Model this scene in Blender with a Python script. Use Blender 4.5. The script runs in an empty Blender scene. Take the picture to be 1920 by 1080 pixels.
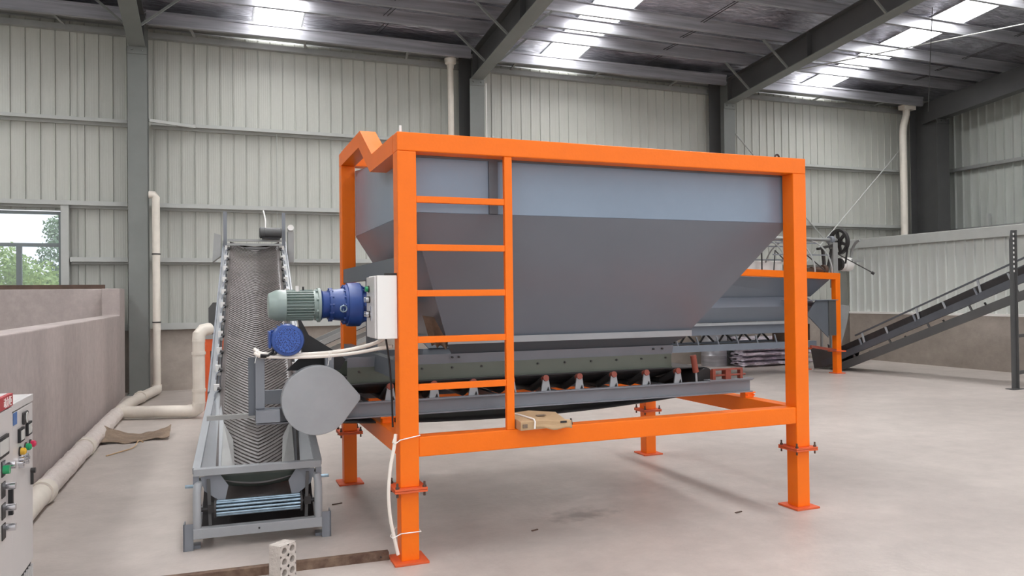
import bpy, bmesh, math, random
from mathutils import Vector, Matrix
random.seed(7)
sc = bpy.context.scene
COL = sc.collection
R = math.radians

# ------------------------------------------------------------------ camera
cam_d = bpy.data.cameras.new('camera'); cam = bpy.data.objects.new('camera', cam_d); COL.objects.link(cam)
cam_d.sensor_width = 36; cam_d.lens = 36*1448.08/1920; cam_d.clip_end = 400
yaw, pit, roll = 0.371344, 0.0108338, -0.0116284
fw = Vector((math.sin(yaw)*math.cos(pit), math.cos(yaw)*math.cos(pit), math.sin(pit)))
rt = Vector((math.cos(yaw), -math.sin(yaw), 0)); up = rt.cross(fw)
cr = math.cos(roll)*rt + math.sin(roll)*up; cu_ = -math.sin(roll)*rt + math.cos(roll)*up
mw = Matrix((cr, cu_, -fw)).transposed().to_4x4(); mw.translation = Vector((0, 0, 1.6))
cam.matrix_world = mw
sc.camera = cam

# ------------------------------------------------------------------ light, exposure
world = bpy.data.worlds.new('sky'); sc.world = world; world.use_nodes = True
bg = world.node_tree.nodes['Background']; bg.inputs[0].default_value = (0.93, 0.95, 1.0, 1); bg.inputs[1].default_value = 1.55
sun_d = bpy.data.lights.new('sun', 'SUN'); sun = bpy.data.objects.new('sun', sun_d); COL.objects.link(sun)
sun_d.energy = 3.0; sun_d.angle = R(3); sun_d.color = (1, .96, .88); sun.rotation_euler = (R(-38), R(-18), 0); sun.location = (0, 20, 15)
SKYLIGHT = 16.0
sc.view_settings.view_transform = 'Standard'; sc.view_settings.look = 'None'
sc.view_settings.gamma = 1; sc.view_settings.use_curve_mapping = False
sc.view_settings.exposure = -0.16

# ------------------------------------------------------------------ materials
def srgb(r, g, b):
    f = lambda c: ((c/255+.055)/1.055)**2.4 if c/255 > .04045 else c/255/12.92
    return (f(r), f(g), f(b), 1)
def mat(name, col, rough=.5, metal=0.0, var=0.0, scale=4.0, bump=0.0, bscale=30.0, stretch=(1, 1, 1), col2=None, emit=0, alpha=1, trans=0, thr=(.35, .7), spec=None):
    m = bpy.data.materials.new(name); m.use_nodes = True; nt = m.node_tree; N = nt.nodes; L = nt.links
    b = N['Principled BSDF']; b.inputs['Base Color'].default_value = col; b.inputs['Roughness'].default_value = rough
    b.inputs['Metallic'].default_value = metal
    if spec is not None: b.inputs['Specular IOR Level'].default_value = spec
    if trans: b.inputs['Transmission Weight'].default_value = trans
    if alpha < 1: b.inputs['Alpha'].default_value = alpha
    if emit: b.inputs['Emission Color'].default_value = col; b.inputs['Emission Strength'].default_value = emit
    if var or bump or col2:
        tc = N.new('ShaderNodeTexCoord'); mp = N.new('ShaderNodeMapping'); L.new(tc.outputs['Object'], mp.inputs[0]); mp.inputs['Scale'].default_value = stretch
    if var or col2:
        n = N.new('ShaderNodeTexNoise'); n.inputs['Scale'].default_value = scale; n.inputs['Detail'].default_value = 8; n.inputs['Roughness'].default_value = .6
        L.new(mp.outputs[0], n.inputs[0]); rp = N.new('ShaderNodeValToRGB'); L.new(n.outputs[0], rp.inputs[0])
        c2 = col2 or tuple(c*(1-var) for c in col[:3])+(1,)
        rp.color_ramp.elements[0].color = c2; rp.color_ramp.elements[1].color = col
        rp.color_ramp.elements[0].position = thr[0]; rp.color_ramp.elements[1].position = thr[1]
        L.new(rp.outputs[0], b.inputs['Base Color'])
    if bump:
        n2 = N.new('ShaderNodeTexNoise'); n2.inputs['Scale'].default_value = bscale; n2.inputs['Detail'].default_value = 6
        L.new(mp.outputs[0], n2.inputs[0]); bp = N.new('ShaderNodeBump'); bp.inputs['Strength'].default_value = bump; bp.inputs['Distance'].default_value = .02
        L.new(n2.outputs[0], bp.inputs['Height']); L.new(bp.outputs[0], b.inputs['Normal'])
    return m
def fluted(name, col, axis, dark):
    m = mat(name, col, .45, 0, var=.12, scale=1.6, stretch=(1, 1, .35)); nt = m.node_tree; N = nt.nodes; L = nt.links
    tc = N.new('ShaderNodeTexCoord'); w = N.new('ShaderNodeTexWave'); w.bands_direction = axis; w.inputs['Scale'].default_value = 8.5
    w.inputs['Distortion'].default_value = 0
    L.new(tc.outputs['Object'], w.inputs[0]); bp = N.new('ShaderNodeBump'); bp.inputs['Strength'].default_value = .22; bp.inputs['Distance'].default_value = .006
    L.new(w.outputs[1], bp.inputs['Height']); L.new(bp.outputs[0], N['Principled BSDF'].inputs['Normal'])
    return m
M = {}
M['orange'] = mat('orange_paint', srgb(252, 119, 10), .38, spec=.35, var=.06, scale=3, bump=.05, bscale=60)
M['orange_dull'] = mat('orange_dull', srgb(226, 98, 50), .5, var=.15)
M['primer'] = mat('red_primer', srgb(150, 74, 58), .55, var=.25, scale=9)
M['grey'] = mat('grey_paint', srgb(132, 136, 143), .36, var=.12, scale=2.5, bump=.03, bscale=40)
M['hopper'] = mat('hopper_grey', srgb(118, 125, 136), .28, var=.10, scale=1.3, bump=.04, bscale=7)
M['hopper_band'] = mat('hopper_grey_sky_sheen', srgb(134, 150, 168), .26, var=.12, scale=1.1, bump=.04, bscale=5)  # hopper grey made lighter and bluer: reflected daylight on the band, put into its colour
M['hopper_dark'] = mat('hopper_dark_grey', srgb(96, 101, 108), .4, var=.15, scale=1.5)
M['grey_light'] = mat('light_grey_paint', srgb(163, 166, 169), .38, var=.12, scale=4)
M['steel_col'] = mat('column_grey', srgb(128, 131, 128), .5, var=.14, scale=1.5, bump=.03)
M['steel_dark'] = mat('dark_steel', srgb(84, 84, 84), .5, var=.2, scale=1.5)
M['conv_dark'] = mat('dark_conveyor_grey', srgb(84, 87, 93), .45, var=.2, scale=3)
M['galv'] = mat('galvanised', srgb(198, 198, 204), .34, .55, var=.35, scale=3, bump=.05, bscale=12, stretch=(.25, 1, 5))
M['gutter'] = mat('gutter_grey', srgb(165, 166, 164), .4, .3, var=.15)
M['rubber'] = mat('belt_rubber', srgb(46, 43, 44), .5, var=.35, scale=6, bump=.1)
M['rubber_used'] = mat('dusty_belt', srgb(108, 102, 100), .34, var=.35, scale=5, bump=.15, bscale=25)
M['green_rubber'] = mat('green_skirt', srgb(98, 103, 92), .35, var=.2, scale=2)
M['curtain'] = mat('curtain_rubber', srgb(84, 92, 86), .35, var=.2, scale=6)
M['black'] = mat('black', srgb(30, 30, 32), .5)
M['iron'] = mat('dark_iron', srgb(58, 56, 56), .5, .3)
M['rust'] = mat('rusty_steel', srgb(128, 106, 88), .7, var=.5, scale=12, bump=.2, col2=srgb(82, 58, 46))
M['rustdark'] = mat('rusty_channel', srgb(100, 78, 66), .7, var=.4, scale=6)
M['white'] = mat('white_paint', srgb(238, 236, 232), .35)
M['cabinet'] = mat('cabinet_paint', srgb(206, 202, 200), .32, var=.04)
M['pvc'] = mat('white_pvc', srgb(232, 224, 212), .4, var=.12, scale=5)
M['film'] = mat('plastic_film', srgb(224, 214, 208), .3, var=.1, scale=20, bump=.9, bscale=22, stretch=(1, .5, 1))
M['conduit'] = mat('white_conduit', srgb(240, 232, 222), .4)
M['blue'] = mat('blue_paint', srgb(52, 84, 156), .34, var=.2, scale=8)
M['mgreen'] = mat('motor_green', srgb(158, 174, 168), .32, var=.1)
M['chrome'] = mat('chrome', srgb(220, 220, 224), .2, .95)
M['zinc'] = mat('zinc_roller', srgb(168, 190, 205), .28, .8, var=.4, scale=14)
M['card'] = mat('cardboard', srgb(196, 164, 126), .8, var=.12, scale=9, bump=.1)
M['card_dark'] = mat('old_cardboard', srgb(146, 126, 108), .85, var=.3, scale=10, bump=.3)
M['cloth'] = mat('brown_cloth', srgb(142, 118, 100), .85, var=.3, scale=12, bump=.4)
M['red'] = mat('red_sign', srgb(176, 56, 62), .4)
M['bluesign'] = mat('blue_sign', srgb(72, 112, 172), .4)
M['g_btn'] = mat('green_button', srgb(40, 150, 96), .25)
M['r_btn'] = mat('red_button', srgb(196, 52, 84), .25)
M['y_btn'] = mat('yellow_button', srgb(216, 170, 60), .25)
M['meter'] = mat('meter_glass', srgb(198, 200, 196), .15)
M['foil'] = mat('foil', srgb(222, 220, 232), .26, .8, var=.4, scale=7, bump=1.0, bscale=9, stretch=(.5, 2.2, 1), thr=(.36, .62)); M['foil'].node_tree.nodes['Bump'].inputs['Distance'].default_value = .06
M['foilroll'] = mat('foil_bag', srgb(236, 226, 238), .32, .3, var=.4, scale=7, bump=.9, bscale=12, stretch=(1, 1, 2.5), thr=(.42, .58))
M['roof_deck'] = mat('roof_deck', srgb(150, 150, 150), .6)
M['sky_panel'] = mat('skylight_sheet', (1, 1, 1, 1), .5, emit=SKYLIGHT)
M['wallX'] = fluted('wall_sheet', srgb(196, 197, 189), 'X', 0)
M['wallY'] = fluted('wall_sheet_side', srgb(190, 194, 188), 'Y', 0); M['wallY'].node_tree.nodes['Bump'].inputs['Strength'].default_value = .1
M['wallP'] = fluted('inner_wall_sheet', srgb(216, 219, 214), 'Y', 0); M['wallP'].node_tree.nodes['Bump'].inputs['Strength'].default_value = .06
M['girt'] = mat('girt_grey', srgb(186, 188, 184), .42, var=.08)
M['leaf'] = mat('leaf', srgb(186, 208, 120), .6, var=.4, scale=1.5, col2=srgb(120, 156, 86))
M['leaf2'] = mat('leaf_far', srgb(140, 165, 130), .6, var=.4, scale=1.5, col2=srgb(92, 124, 92))
M['bark'] = mat('bark', srgb(96, 80, 66), .8)
M['winframe'] = mat('window_frame', srgb(120, 128, 130), .45)
M['soil'] = mat('outside_ground', srgb(150, 148, 130), .9, var=.2, scale=.5)
M['brickm'] = mat('cement_brick', srgb(206, 198, 190), .85, var=.15, scale=14, bump=.5, bscale=60)

# translucent glass
g = bpy.data.materials.new('window_glass'); g.use_nodes = True; nt = g.node_tree
nt.nodes.clear(); o_ = nt.nodes.new('ShaderNodeOutputMaterial'); mx = nt.nodes.new('ShaderNodeMixShader'); tr = nt.nodes.new('ShaderNodeBsdfTransparent'); gl = nt.nodes.new('ShaderNodeBsdfGlossy')
gl.inputs['Roughness'].default_value = .05; mx.inputs[0].default_value = .07; tr.inputs[0].default_value = (.95, .98, 1, 1)
nt.links.new(tr.outputs[0], mx.inputs[1]); nt.links.new(gl.outputs[0], mx.inputs[2]); nt.links.new(mx.outputs[0], o_.inputs[0]); M['glass'] = g

def concrete(name, a, b, sc1, stretch, stain=None, rough=.6):
    m = mat(name, a, rough, var=.1, scale=sc1, bump=.12, bscale=25, stretch=stretch, col2=b, thr=(.3, .72)); nt = m.node_tree; N = nt.nodes; L = nt.links
    bs = N['Principled BSDF']; src = bs.inputs['Base Color'].links[0].from_socket
    tc = N.new('ShaderNodeTexCoord'); n = N.new('ShaderNodeTexNoise'); n.inputs['Scale'].default_value = sc1*9; n.inputs['Detail'].default_value = 10; n.inputs['Roughness'].default_value = .7
    L.new(tc.outputs['Object'], n.inputs[0]); mr = N.new('ShaderNodeMapRange'); mr.inputs[1].default_value = .3; mr.inputs[2].default_value = .7; mr.inputs[3].default_value = .86; mr.inputs[4].default_value = 1.05
    L.new(n.outputs[0], mr.inputs[0]); mul = N.new('ShaderNodeVectorMath'); mul.operation = 'SCALE'; L.new(src, mul.inputs[0]); L.new(mr.outputs[0], mul.inputs['Scale'])
    last = mul.outputs[0]
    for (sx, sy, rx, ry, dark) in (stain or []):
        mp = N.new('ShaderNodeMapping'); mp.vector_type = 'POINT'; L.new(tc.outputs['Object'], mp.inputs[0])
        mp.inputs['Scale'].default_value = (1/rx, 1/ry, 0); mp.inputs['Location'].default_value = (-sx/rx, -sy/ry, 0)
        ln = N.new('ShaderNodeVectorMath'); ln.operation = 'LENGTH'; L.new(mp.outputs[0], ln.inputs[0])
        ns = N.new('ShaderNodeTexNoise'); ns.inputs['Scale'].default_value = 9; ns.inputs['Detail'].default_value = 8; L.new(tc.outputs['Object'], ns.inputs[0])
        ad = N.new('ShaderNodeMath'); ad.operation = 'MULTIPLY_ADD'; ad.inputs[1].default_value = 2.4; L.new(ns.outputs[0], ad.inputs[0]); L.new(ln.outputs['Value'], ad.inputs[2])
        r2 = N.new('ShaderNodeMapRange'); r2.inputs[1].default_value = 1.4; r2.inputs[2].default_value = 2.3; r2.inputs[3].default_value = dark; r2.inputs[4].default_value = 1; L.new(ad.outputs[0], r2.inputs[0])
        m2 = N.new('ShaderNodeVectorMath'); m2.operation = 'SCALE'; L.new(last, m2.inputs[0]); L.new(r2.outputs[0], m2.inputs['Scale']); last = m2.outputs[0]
    L.new(last, bs.inputs['Base Color']); return m
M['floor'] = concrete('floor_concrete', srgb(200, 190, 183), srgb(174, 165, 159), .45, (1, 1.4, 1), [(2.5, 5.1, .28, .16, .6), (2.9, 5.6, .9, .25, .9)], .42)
M['render'] = concrete('grey_render', srgb(188, 176, 172), srgb(164, 153, 149), 1.2, (1, 1, .25), None, .8)
M['dado'] = concrete('brown_render', srgb(182, 172, 162), srgb(148, 138, 129), .7, (.6, .6, 1.2), None, .8)

# fan cover with dark pattern of holes
fm = mat('fan_cover', srgb(54, 88, 166), .35); N = fm.node_tree.nodes; L = fm.node_tree.links
tc = N.new('ShaderNodeTexCoord'); vo = N.new('ShaderNodeTexVoronoi'); vo.inputs['Scale'].default_value = 130; rp = N.new('ShaderNodeValToRGB')
L.new(tc.outputs['Object'], vo.inputs[0]); L.new(vo.outputs['Distance'], rp.inputs[0]); rp.color_ramp.elements[0].color = srgb(20, 34, 84); rp.color_ramp.elements[1].color = srgb(60, 96, 176)
rp.color_ramp.elements[0].position = .32; rp.color_ramp.elements[1].position = .5; L.new(rp.outputs[0], N['Principled BSDF'].inputs['Base Color']); M['fan'] = fm

# ------------------------------------------------------------------ mesh helper
class G:
    def __init__(s): s.v = []; s.f = []; s.sm = []
    def add(s, vs, fs, smooth=False):
        n = len(s.v); s.v += [Vector(v) for v in vs]
        for f in fs: s.f.append(tuple(i+n for i in f)); s.sm.append(smooth)
        return s
    def box(s, x0, x1, y0, y1, z0, z1):
        return s.add([(x, y, z) for z in (z0, z1) for y in (y0, y1) for x in (x0, x1)],
                     [(0, 2, 3, 1), (4, 5, 7, 6), (0, 1, 5, 4), (2, 6, 7, 3), (0, 4, 6, 2), (1, 3, 7, 5)])
    def hexa(s, b, t):   # four bottom and four top points, counter-clockwise seen from above
        return s.add(list(b)+list(t), [(3, 2, 1, 0), (4, 5, 6, 7), (0, 1, 5, 4), (1, 2, 6, 5), (2, 3, 7, 6), (3, 0, 4, 7)])
    def bar(s, p0, p1, w, h, upv=(0, 0, 1)):
        p0 = Vector(p0); p1 = Vector(p1); d = (p1-p0).normalized(); u = Vector(upv)
        if abs(d.dot(u)) > .98: u = Vector((0, 1, 0))
        sd = d.cross(u).normalized()*w/2; u = sd.cross(d).normalized()*h/2
        a = [p0-sd-u, p0+sd-u, p0+sd+u, p0-sd+u]; b = [p1-sd-u, p1+sd-u, p1+sd+u, p1-sd+u]
        return s.add(a+b, [(0, 1, 2, 3), (7, 6, 5, 4), (1, 0, 4, 5), (2, 1, 5, 6), (3, 2, 6, 7), (0, 3, 7, 4)])
    def lathe(s, p0, ax, prof, n=24, caps=True):
        p0 = Vector(p0); d = Vector(ax).normalized(); a = d.orthogonal().normalized(); b = d.cross(a)
        vs = []; fs = []
        for t, r in prof:
            for k in range(n):
                q = 2*math.pi*k/n; vs.append(p0+d*t+(a*math.cos(q)+b*math.sin(q))*r)
        for i in range(len(prof)-1):
            for k in range(n):
                k2 = (k+1) % n; fs.append((i*n+k, i*n+k2, (i+1)*n+k2, (i+1)*n+k))
        s.add(vs, fs, True)
        if caps:
            m = len(s.v)-len(vs); s.f.append(tuple(m+k for k in range(n))[::-1]); s.sm.append(False)
            e = m+(len(prof)-1)*n; s.f.append(tuple(e+k for k in range(n))); s.sm.append(False)
        return s
    def cyl(s, p0, p1, r, n=16, r1=None):
        d = Vector(p1)-Vector(p0); return s.lathe(p0, d, [(0, r), (d.length, r if r1 is None else r1)], n)
    def tube(s, pts, r, n=12):
        pts = [Vector(p) for p in pts]; vs = []; fs = []; a = None
        for i, p in enumerate(pts):
            d = ((pts[min(i+1, len(pts)-1)]-pts[max(i-1, 0)])).normalized()
            if a is None: a = d.orthogonal().normalized()
            a = (a-d*a.dot(d)).normalized(); b = d.cross(a); rr = r[i] if isinstance(r, (list, tuple)) else r
            for k in range(n):
                q = 2*math.pi*k/n; vs.append(p+(a*math.cos(q)+b*math.sin(q))*rr)
        for i in range(len(pts)-1):
            for k in range(n):
                k2 = (k+1) % n; fs.append((i*n+k, i*n+k2, (i+1)*n+k2, (i+1)*n+k))
        s.add(vs, fs, True); m = len(s.v)-len(vs)
        s.f.append(tuple(m+k for k in range(n))[::-1]); s.sm.append(False)
        e = m+(len(pts)-1)*n; s.f.append(tuple(e+k for k in range(n))); s.sm.append(False)
        return s
    def prism(s, poly, ext):
        n = len(poly); a = [Vector(p) for p in poly]; e = Vector(ext); b = [p+e for p in a]
        return s.add(a+b, [tuple(range(n))[::-1], tuple(range(n, 2*n))]+[(i, (i+1) % n, (i+1) % n+n, i+n) for i in range(n)])
    def sweep(s, prof, p0, p1, closed=False):   # open profile strip (3D points) moved along p1-p0
        n = len(prof); e = Vector(p1)-Vector(p0); a = [Vector(p)+Vector(p0) for p in prof]; b = [p+e for p in a]
        m = n if closed else n-1
        return s.add(a+b, [(i, (i+1) % n, (i+1) % n+n, i+n) for i in range(m)])
    def grid(s, fn, nu, nv, smooth=True):
        vs = [fn(u/nu, v/nv) for v in range(nv+1) for u in range(nu+1)]
        return s.add(vs, [(v*(nu+1)+u, v*(nu+1)+u+1, (v+1)*(nu+1)+u+1, (v+1)*(nu+1)+u) for v in range(nv) for u in range(nu)], smooth)

WM = {}
def wmat(o): return WM.get(o.name, Matrix.Identity(4))
def obj(name, gm, m, parent=None, local=False, bevel=0, solid=0, label=None, kind=None):
    me = bpy.data.meshes.new(name); vs = gm.v
    if parent is not None and not local:
        inv = wmat(parent).inverted(); vs = [inv @ v for v in vs]
    me.from_pydata([tuple(v) for v in vs], [], gm.f); me.update()
    for p, sm in zip(me.polygons, gm.sm): p.use_smooth = sm
    bm = bmesh.new(); bm.from_mesh(me); bmesh.ops.recalc_face_normals(bm, faces=bm.faces); bm.to_mesh(me); bm.free()
    if any(gm.sm): me.set_sharp_from_angle(angle=R(32))
    me.materials.append(M[m])
    o = bpy.data.objects.new(name, me); COL.objects.link(o)
    if parent is not None: o.parent = parent; WM[o.name] = wmat(parent).copy()
    else: WM[o.name] = Matrix.Identity(4)
    if solid:
        md = o.modifiers.new('solid', 'SOLIDIFY'); md.thickness = solid; md.offset = 0
    if bevel:
        md = o.modifiers.new('bevel', 'BEVEL'); md.width = bevel; md.segments = 2; md.limit_method = 'ANGLE'; md.angle_limit = R(40)
    if label: o['label'] = label
    if kind: o['kind'] = kind
    return o
def thing(name, label, cat, loc=(0, 0, 0), rz=0, group=None):
    o = bpy.data.objects.new(name, None); COL.objects.link(o); o.location = loc; o.rotation_euler = (0, 0, rz); o.empty_display_size = .2
    o['label'] = label; o['category'] = cat
    if group: o['group'] = group
    WM[o.name] = Matrix.Translation(Vector(loc)) @ Matrix.Rotation(rz, 4, 'Z'); return o
def tag(o, label, cat, group=None):
    o['label'] = label; o['category'] = cat
    if group: o['group'] = group
    return o
def dup(o, off=(0, 0, 0), parent=None):      # repeated part: shares mesh data
    c = o.copy(); COL.objects.link(c); c.location = o.location+Vector(off)
    if parent is not None: c.parent = parent
    WM[c.name] = wmat(o).copy()
    for ch in list(o.children):
        d = ch.copy(); COL.objects.link(d); d.parent = c; WM[d.name] = wmat(o).copy()
    return c
def struct(name, gm, m, **k): return obj(name, gm, m, kind='structure', **k)
def bolt(g_, p, ax=(0, 0, 1), r=.012, l=.03): g_.cyl(Vector(p), Vector(p)+Vector(ax)*l, r, 6)

# ------------------------------------------------------------------ THE SETTING
ROOF = lambda y: 6.62+.1*(15-y)          # underside of the insulation
fl = struct('floor', G().box(-12, 20, -8, 15.3, -.3, 0), 'floor')
struct('ground', G().box(-60, 60, -60, 80, -.6, -.31), 'soil')

# back wall: rendered dado, sheet panels above, girts
wb = struct('wall_back', G().box(-8, 18.2, 15.0, 15.25, 0, 1.10), 'dado')
WX0, WX1, WZ0, WZ1 = -4.3, -2.36, 1.72, 3.13       # window opening
def sheet(w, ribs, z0, z1):     # one profiled sheet, ribs stand towards -Y
    prof = []; p = w/ribs
    for k in range(ribs):
        x = k*p; prof += [(x, 0), (x+p-.020, 0), (x+p-.017, -.020), (x+p-.009, -.020), (x+p-.008, .012), (x+p-.001, .012)]
    prof.append((w, 0)); g_ = G()
    a = [(x, y, z0) for x, y in prof]+[(x, y, z1) for x, y in prof]; n = len(prof)
    g_.add(a, [(i, i+1, i+1+n, i+n) for i in range(n-1)])
    g_.add([(0, .02, z0), (w, .02, z0), (w, .02, z1), (0, .02, z1)], [(0, 1, 2, 3)]); return g_
X0 = -8.0-.171
full = obj('wall_panel', sheet(.88, 4, 1.08, 6.42), 'wallX', wb); full.location = (X0, 15.06, 0)
upper = None
k = 1; x = X0+.88
while x < 18:
    if x+.88 > WX0+.05 and x < WX1-.05:
        if upper is None:
            upper = obj('wall_panel', sheet(.88, 4, WZ1+.02, 6.42), 'wallX', wb); upper.location = (x, 15.06, 0)
            lower = obj('wall_panel', sheet(.88, 4, 1.08, WZ0), 'wallX', wb); lower.location = (x, 15.06, 0)
        else:
            u = dup(upper); u.location = (x, 15.06, 0); u = dup(lower); u.location = (x, 15.06, 0)
    else:
        c = dup(full); c.location = (x, 15.06, 0)
    x += .88
xs = X0
while xs < WX1-.05: xs += .88
fz = obj('wall_panel', sheet(xs-WX1-.02, 3, 1.08, 6.42), 'wallX', wb); fz.location = (WX1+.02, 15.065, 0)
obj('jamb_post', G().box(WX1, WX1+.12, 14.88, 15.04, 1.10, 3.24), 'girt', wb)
def girt(x0, x1, z, parent, h=.07, y=14.86, m='girt'):
    g_ = G(); g_.box(x0, x1, y, 15.03, z-.006, z); g_.box(x0, x1, y, y+.008, z-h, z-.006); g_.box(x0, x1, 14.98, 15.03, z-h-.04, z-.0061)
    return obj('girt', g_, m, parent)
for (a, b) in ((-8, -1.34), (-.96, 4.78), (5.12, 10.83), (11.17, 16.8)): girt(a, b, 4.74, wb, .06)
for (a, b) in ((-8, -1.34), (-.96, 4.78), (5.12, 10.83), (11.17, 16.8)): girt(a, b, 3.31, wb, .075)
for (a, b) in ((-2.22, -1.34), (-.96, 4.78), (5.12, 10.83), (11.17, 16.8)): girt(a, b, 2.35, wb, .075)
for (a, b) in ((-8, -1.34), (-.96, 4.78), (5.12, 10.83), (11.17, 16.8)):
    g_ = G(); g_.box(a, b, 14.9, 15.05, 1.10, 1.15); g_.box(a, b, 14.895, 14.905, 1.085, 1.2); obj('base_channel', g_, 'girt', wb)
obj('top_trim', G().box(-8, 16.9, 14.93, 15.04, 6.23, 6.33), 'gutter', wb); obj('eave_closure', G().box(-8, 18.0, 15.07, 15.12, 6.3, 7.0), 'gutter', wb)
# girt knee at column one
obj('girt_brace', G().bar((-.98, 14.6, 4.70), (-.25, 14.86, 4.69), .05, .05), 'girt', wb)
g_ = G()
for q in (1.15, 7.4, 9.1, 13.2, 15.4): g_.cyl((q, 14.9, 1.2), (q, 14.9, 4.66), .006, 6)
obj('sag_rod', g_, 'girt', wb, kind='stuff')

# window with trees outside
wn = thing('window_1', '', ''); del wn['label']; del wn['category']; wn['kind'] = 'structure'; wn.location = (0, 0, 0)
g_ = G(); ft = .05
g_.box(WX0, WX1, 15.0, 15.07, WZ1-ft, WZ1); g_.box(WX0, WX1, 15.0, 15.07, WZ0, WZ0+ft); g_.box(WX0, WX0+ft, 15.0, 15.07, WZ0+ft, WZ1-ft); g_.box(WX1-ft, WX1, 15.0, 15.07, WZ0+ft, WZ1-ft)
obj('window_frame', g_, 'winframe', wn)
obj('transom', G().box(WX0+ft, WX1-ft, 15.0, 15.06, 2.53, 2.59), 'winframe', wn)
obj('mullion', G().box(-3.03, -2.95, 14.995, 15.055, WZ0+ft, 2.53), 'winframe', wn)
obj('mullion', G().box(-3.68, -3.62, 14.995, 15.055, WZ0+ft, 2.53), 'winframe', wn)
obj('pane', G().box(WX0+ft, WX1-ft, 15.03, 15.036, 2.59, WZ1-ft), 'glass', wn)
obj('pane', G().box(-3.62, -3.03, 15.03, 15.036, WZ0+ft, 2.53), 'glass', wn)
obj('pane', G().box(-2.95, WX1-ft, 15.02, 15.026, WZ0+ft, 2.53), 'glass', wn)
obj('pane', G().box(WX0+ft, -3.68, 15.02, 15.026, WZ0+ft, 2.53), 'glass', wn)

# low rendered walls of the bay on the left
struct('wall_left', G().add([(-1.62, -2, 0), (-1.36, -2, 0), (-1.36, 14.48, 0), (-1.62, 14.48, 0), (-1.62, -2, 1.37), (-1.36, -2, 1.37), (-1.36, 13.75, 1.37), (-1.62, 13.75, 1.37),
    (-1.36, 13.75, 1.80), (-1.62, 13.75, 1.80), (-1.36, 14.48, 1.80), (-1.62, 14.48, 1.80)],
    [(0, 1, 5, 4), (4, 5, 6, 7), (6, 8, 9, 7), (8, 10, 11, 9), (1, 2, 10, 8, 6, 5), (2, 3, 11, 10), (0, 4, 7, 9, 11, 3), (0, 3, 2, 1)]), 'render', bevel=.012)
struct('wall_bay_rear', G().box(-8, -1.63, 14.2, 14.48, 0, 1.80), 'render', bevel=.012)
rc = obj('rusty_channel', G().box(-7.5, -1.63, 14.22, 14.30, 1.802, 1.815).box(-7.5, -1.63, 14.22, 14.23, 1.815, 1.87).box(-7.5, -1.63, 14.29, 14.30, 1.815, 1.87), 'rustdark')
tag(rc, 'rusty brown steel channel lying along the top of the low wall under the window', 'steel channel')

# inner wall on the right: rendered dado and white sheets
wi = struct('wall_inner', G().box(14.55, 14.8, 2.0, 14.62, 0, 1.12), 'dado')
def sheet_side(w, z0, z1):
    p = w/4; prof = []
    for k in range(4):
        y = k*p; prof += [(0, y), (0, y+p-.036), (-.052, y+p-.030), (-.052, y+p-.010), (0, y+p-.004)]
    prof.append((0, w)); n = len(prof); g_ = G()
    g_.add([(a, b, z0) for a, b in prof]+[(a, b, z1) for a, b in prof], [(i, i+1, i+1+n, i+n) for i in range(n-1)])
    g_.add([(.02, 0, z0), (.02, w, z0), (.02, w, z1), (.02, 0, z1)], [(0, 1, 2, 3)]); return g_
sp = obj('wall_panel', sheet_side(.88, 1.12, 2.68), 'wallP', wi); sp.location = (14.6, 14.62-.88, 0)
for k in range(1, 14): c = dup(sp); c.location = (14.6, 14.62-.88*(k+1), 0)
obj('cap_flashing', G().box(14.5, 14.86, 2.0, 14.66, 2.66, 2.88), 'girt', wi, bevel=.01)
obj('foot_trim', G().box(14.53, 14.6, 2.0, 14.62, 1.09, 1.14), 'white', wi)

struct('wall_unseen_left', G().box(-8.2, -8.0, -3, 15.25, 0, 8.5), 'wallY')  # unseen wall closing the left side, added to cut the light from there
# far end wall on the right
wr = struct('wall_right', G().box(17.95, 18.2, -3, 15.25, 0, 1.1), 'dado')
sr = obj('wall_panel', sheet_side(.88, 1.1, 8.4), 'wallY', wr); sr.location = (17.92, 15.05-.88, 0)
for k in range(1, 20): c = dup(sr); c.location = (17.92, 15.05-.88*(k+1), 0)
for z in (4.74, 3.2): obj('girt', G().box(17.74, 17.9, -2.8, 14.9, z-.08, z), 'gutter', wr)
for y in (13.4, 11.6): obj('panel_post', G().box(17.78, 17.88, y, y+.05, 3.2, 3.5), 'girt', wr)

# ceiling
ce = struct('ceiling', G().hexa([(-8, -3, ROOF(-3)+.28), (18.2, -3, ROOF(-3)+.28), (18.2, 15.25, ROOF(15.25)+.28), (-8, 15.25, ROOF(15.25)+.28)],
     [(-8, -3, ROOF(-3)+.34), (18.2, -3, ROOF(-3)+.34), (18.2, 15.25, ROOF(15.25)+.34), (-8, 15.25, ROOF(15.25)+.34)]), 'roof_deck')
SKY = [(-5.5, -4.6), (.74, 1.60), (6.48, 7.34), (13.35, 14.25)]
PUR = [13.65, 13.05, 12.45, 11.2, 10.0, 8.8, 7.5, 6.2, 5.0, 3.7, 2.4, 1.1, -.2, -1.5, -2.8]
segs = [(-8, -5.5), (-4.6, .74), (1.60, 6.48), (7.34, 13.35), (14.25, 18.0)]
from mathutils import noise as NZ
def foil(x0, x1, y0, y1, dx, dy):
    def fn(u, v):
        x = x0+(x1-x0)*u; y = y0+(y1-y0)*v
        # nearest purlins: foil sags between them
        h = .05*NZ.noise(Vector((x*.8, y*2.6, 0)))+.035*NZ.noise(Vector((x*2.6+5, y*5, 3)))+.018*abs(NZ.noise(Vector((x*7, y*9, 9))))
        e = min(1, 4*min(u, 1-u)*(x1-x0)/.3)
        return (x, y, ROOF(y)+.05+h*e)
    return G().grid(fn, max(2, int((x1-x0)/dx)), max(2, int((y1-y0)/dy)))
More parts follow.
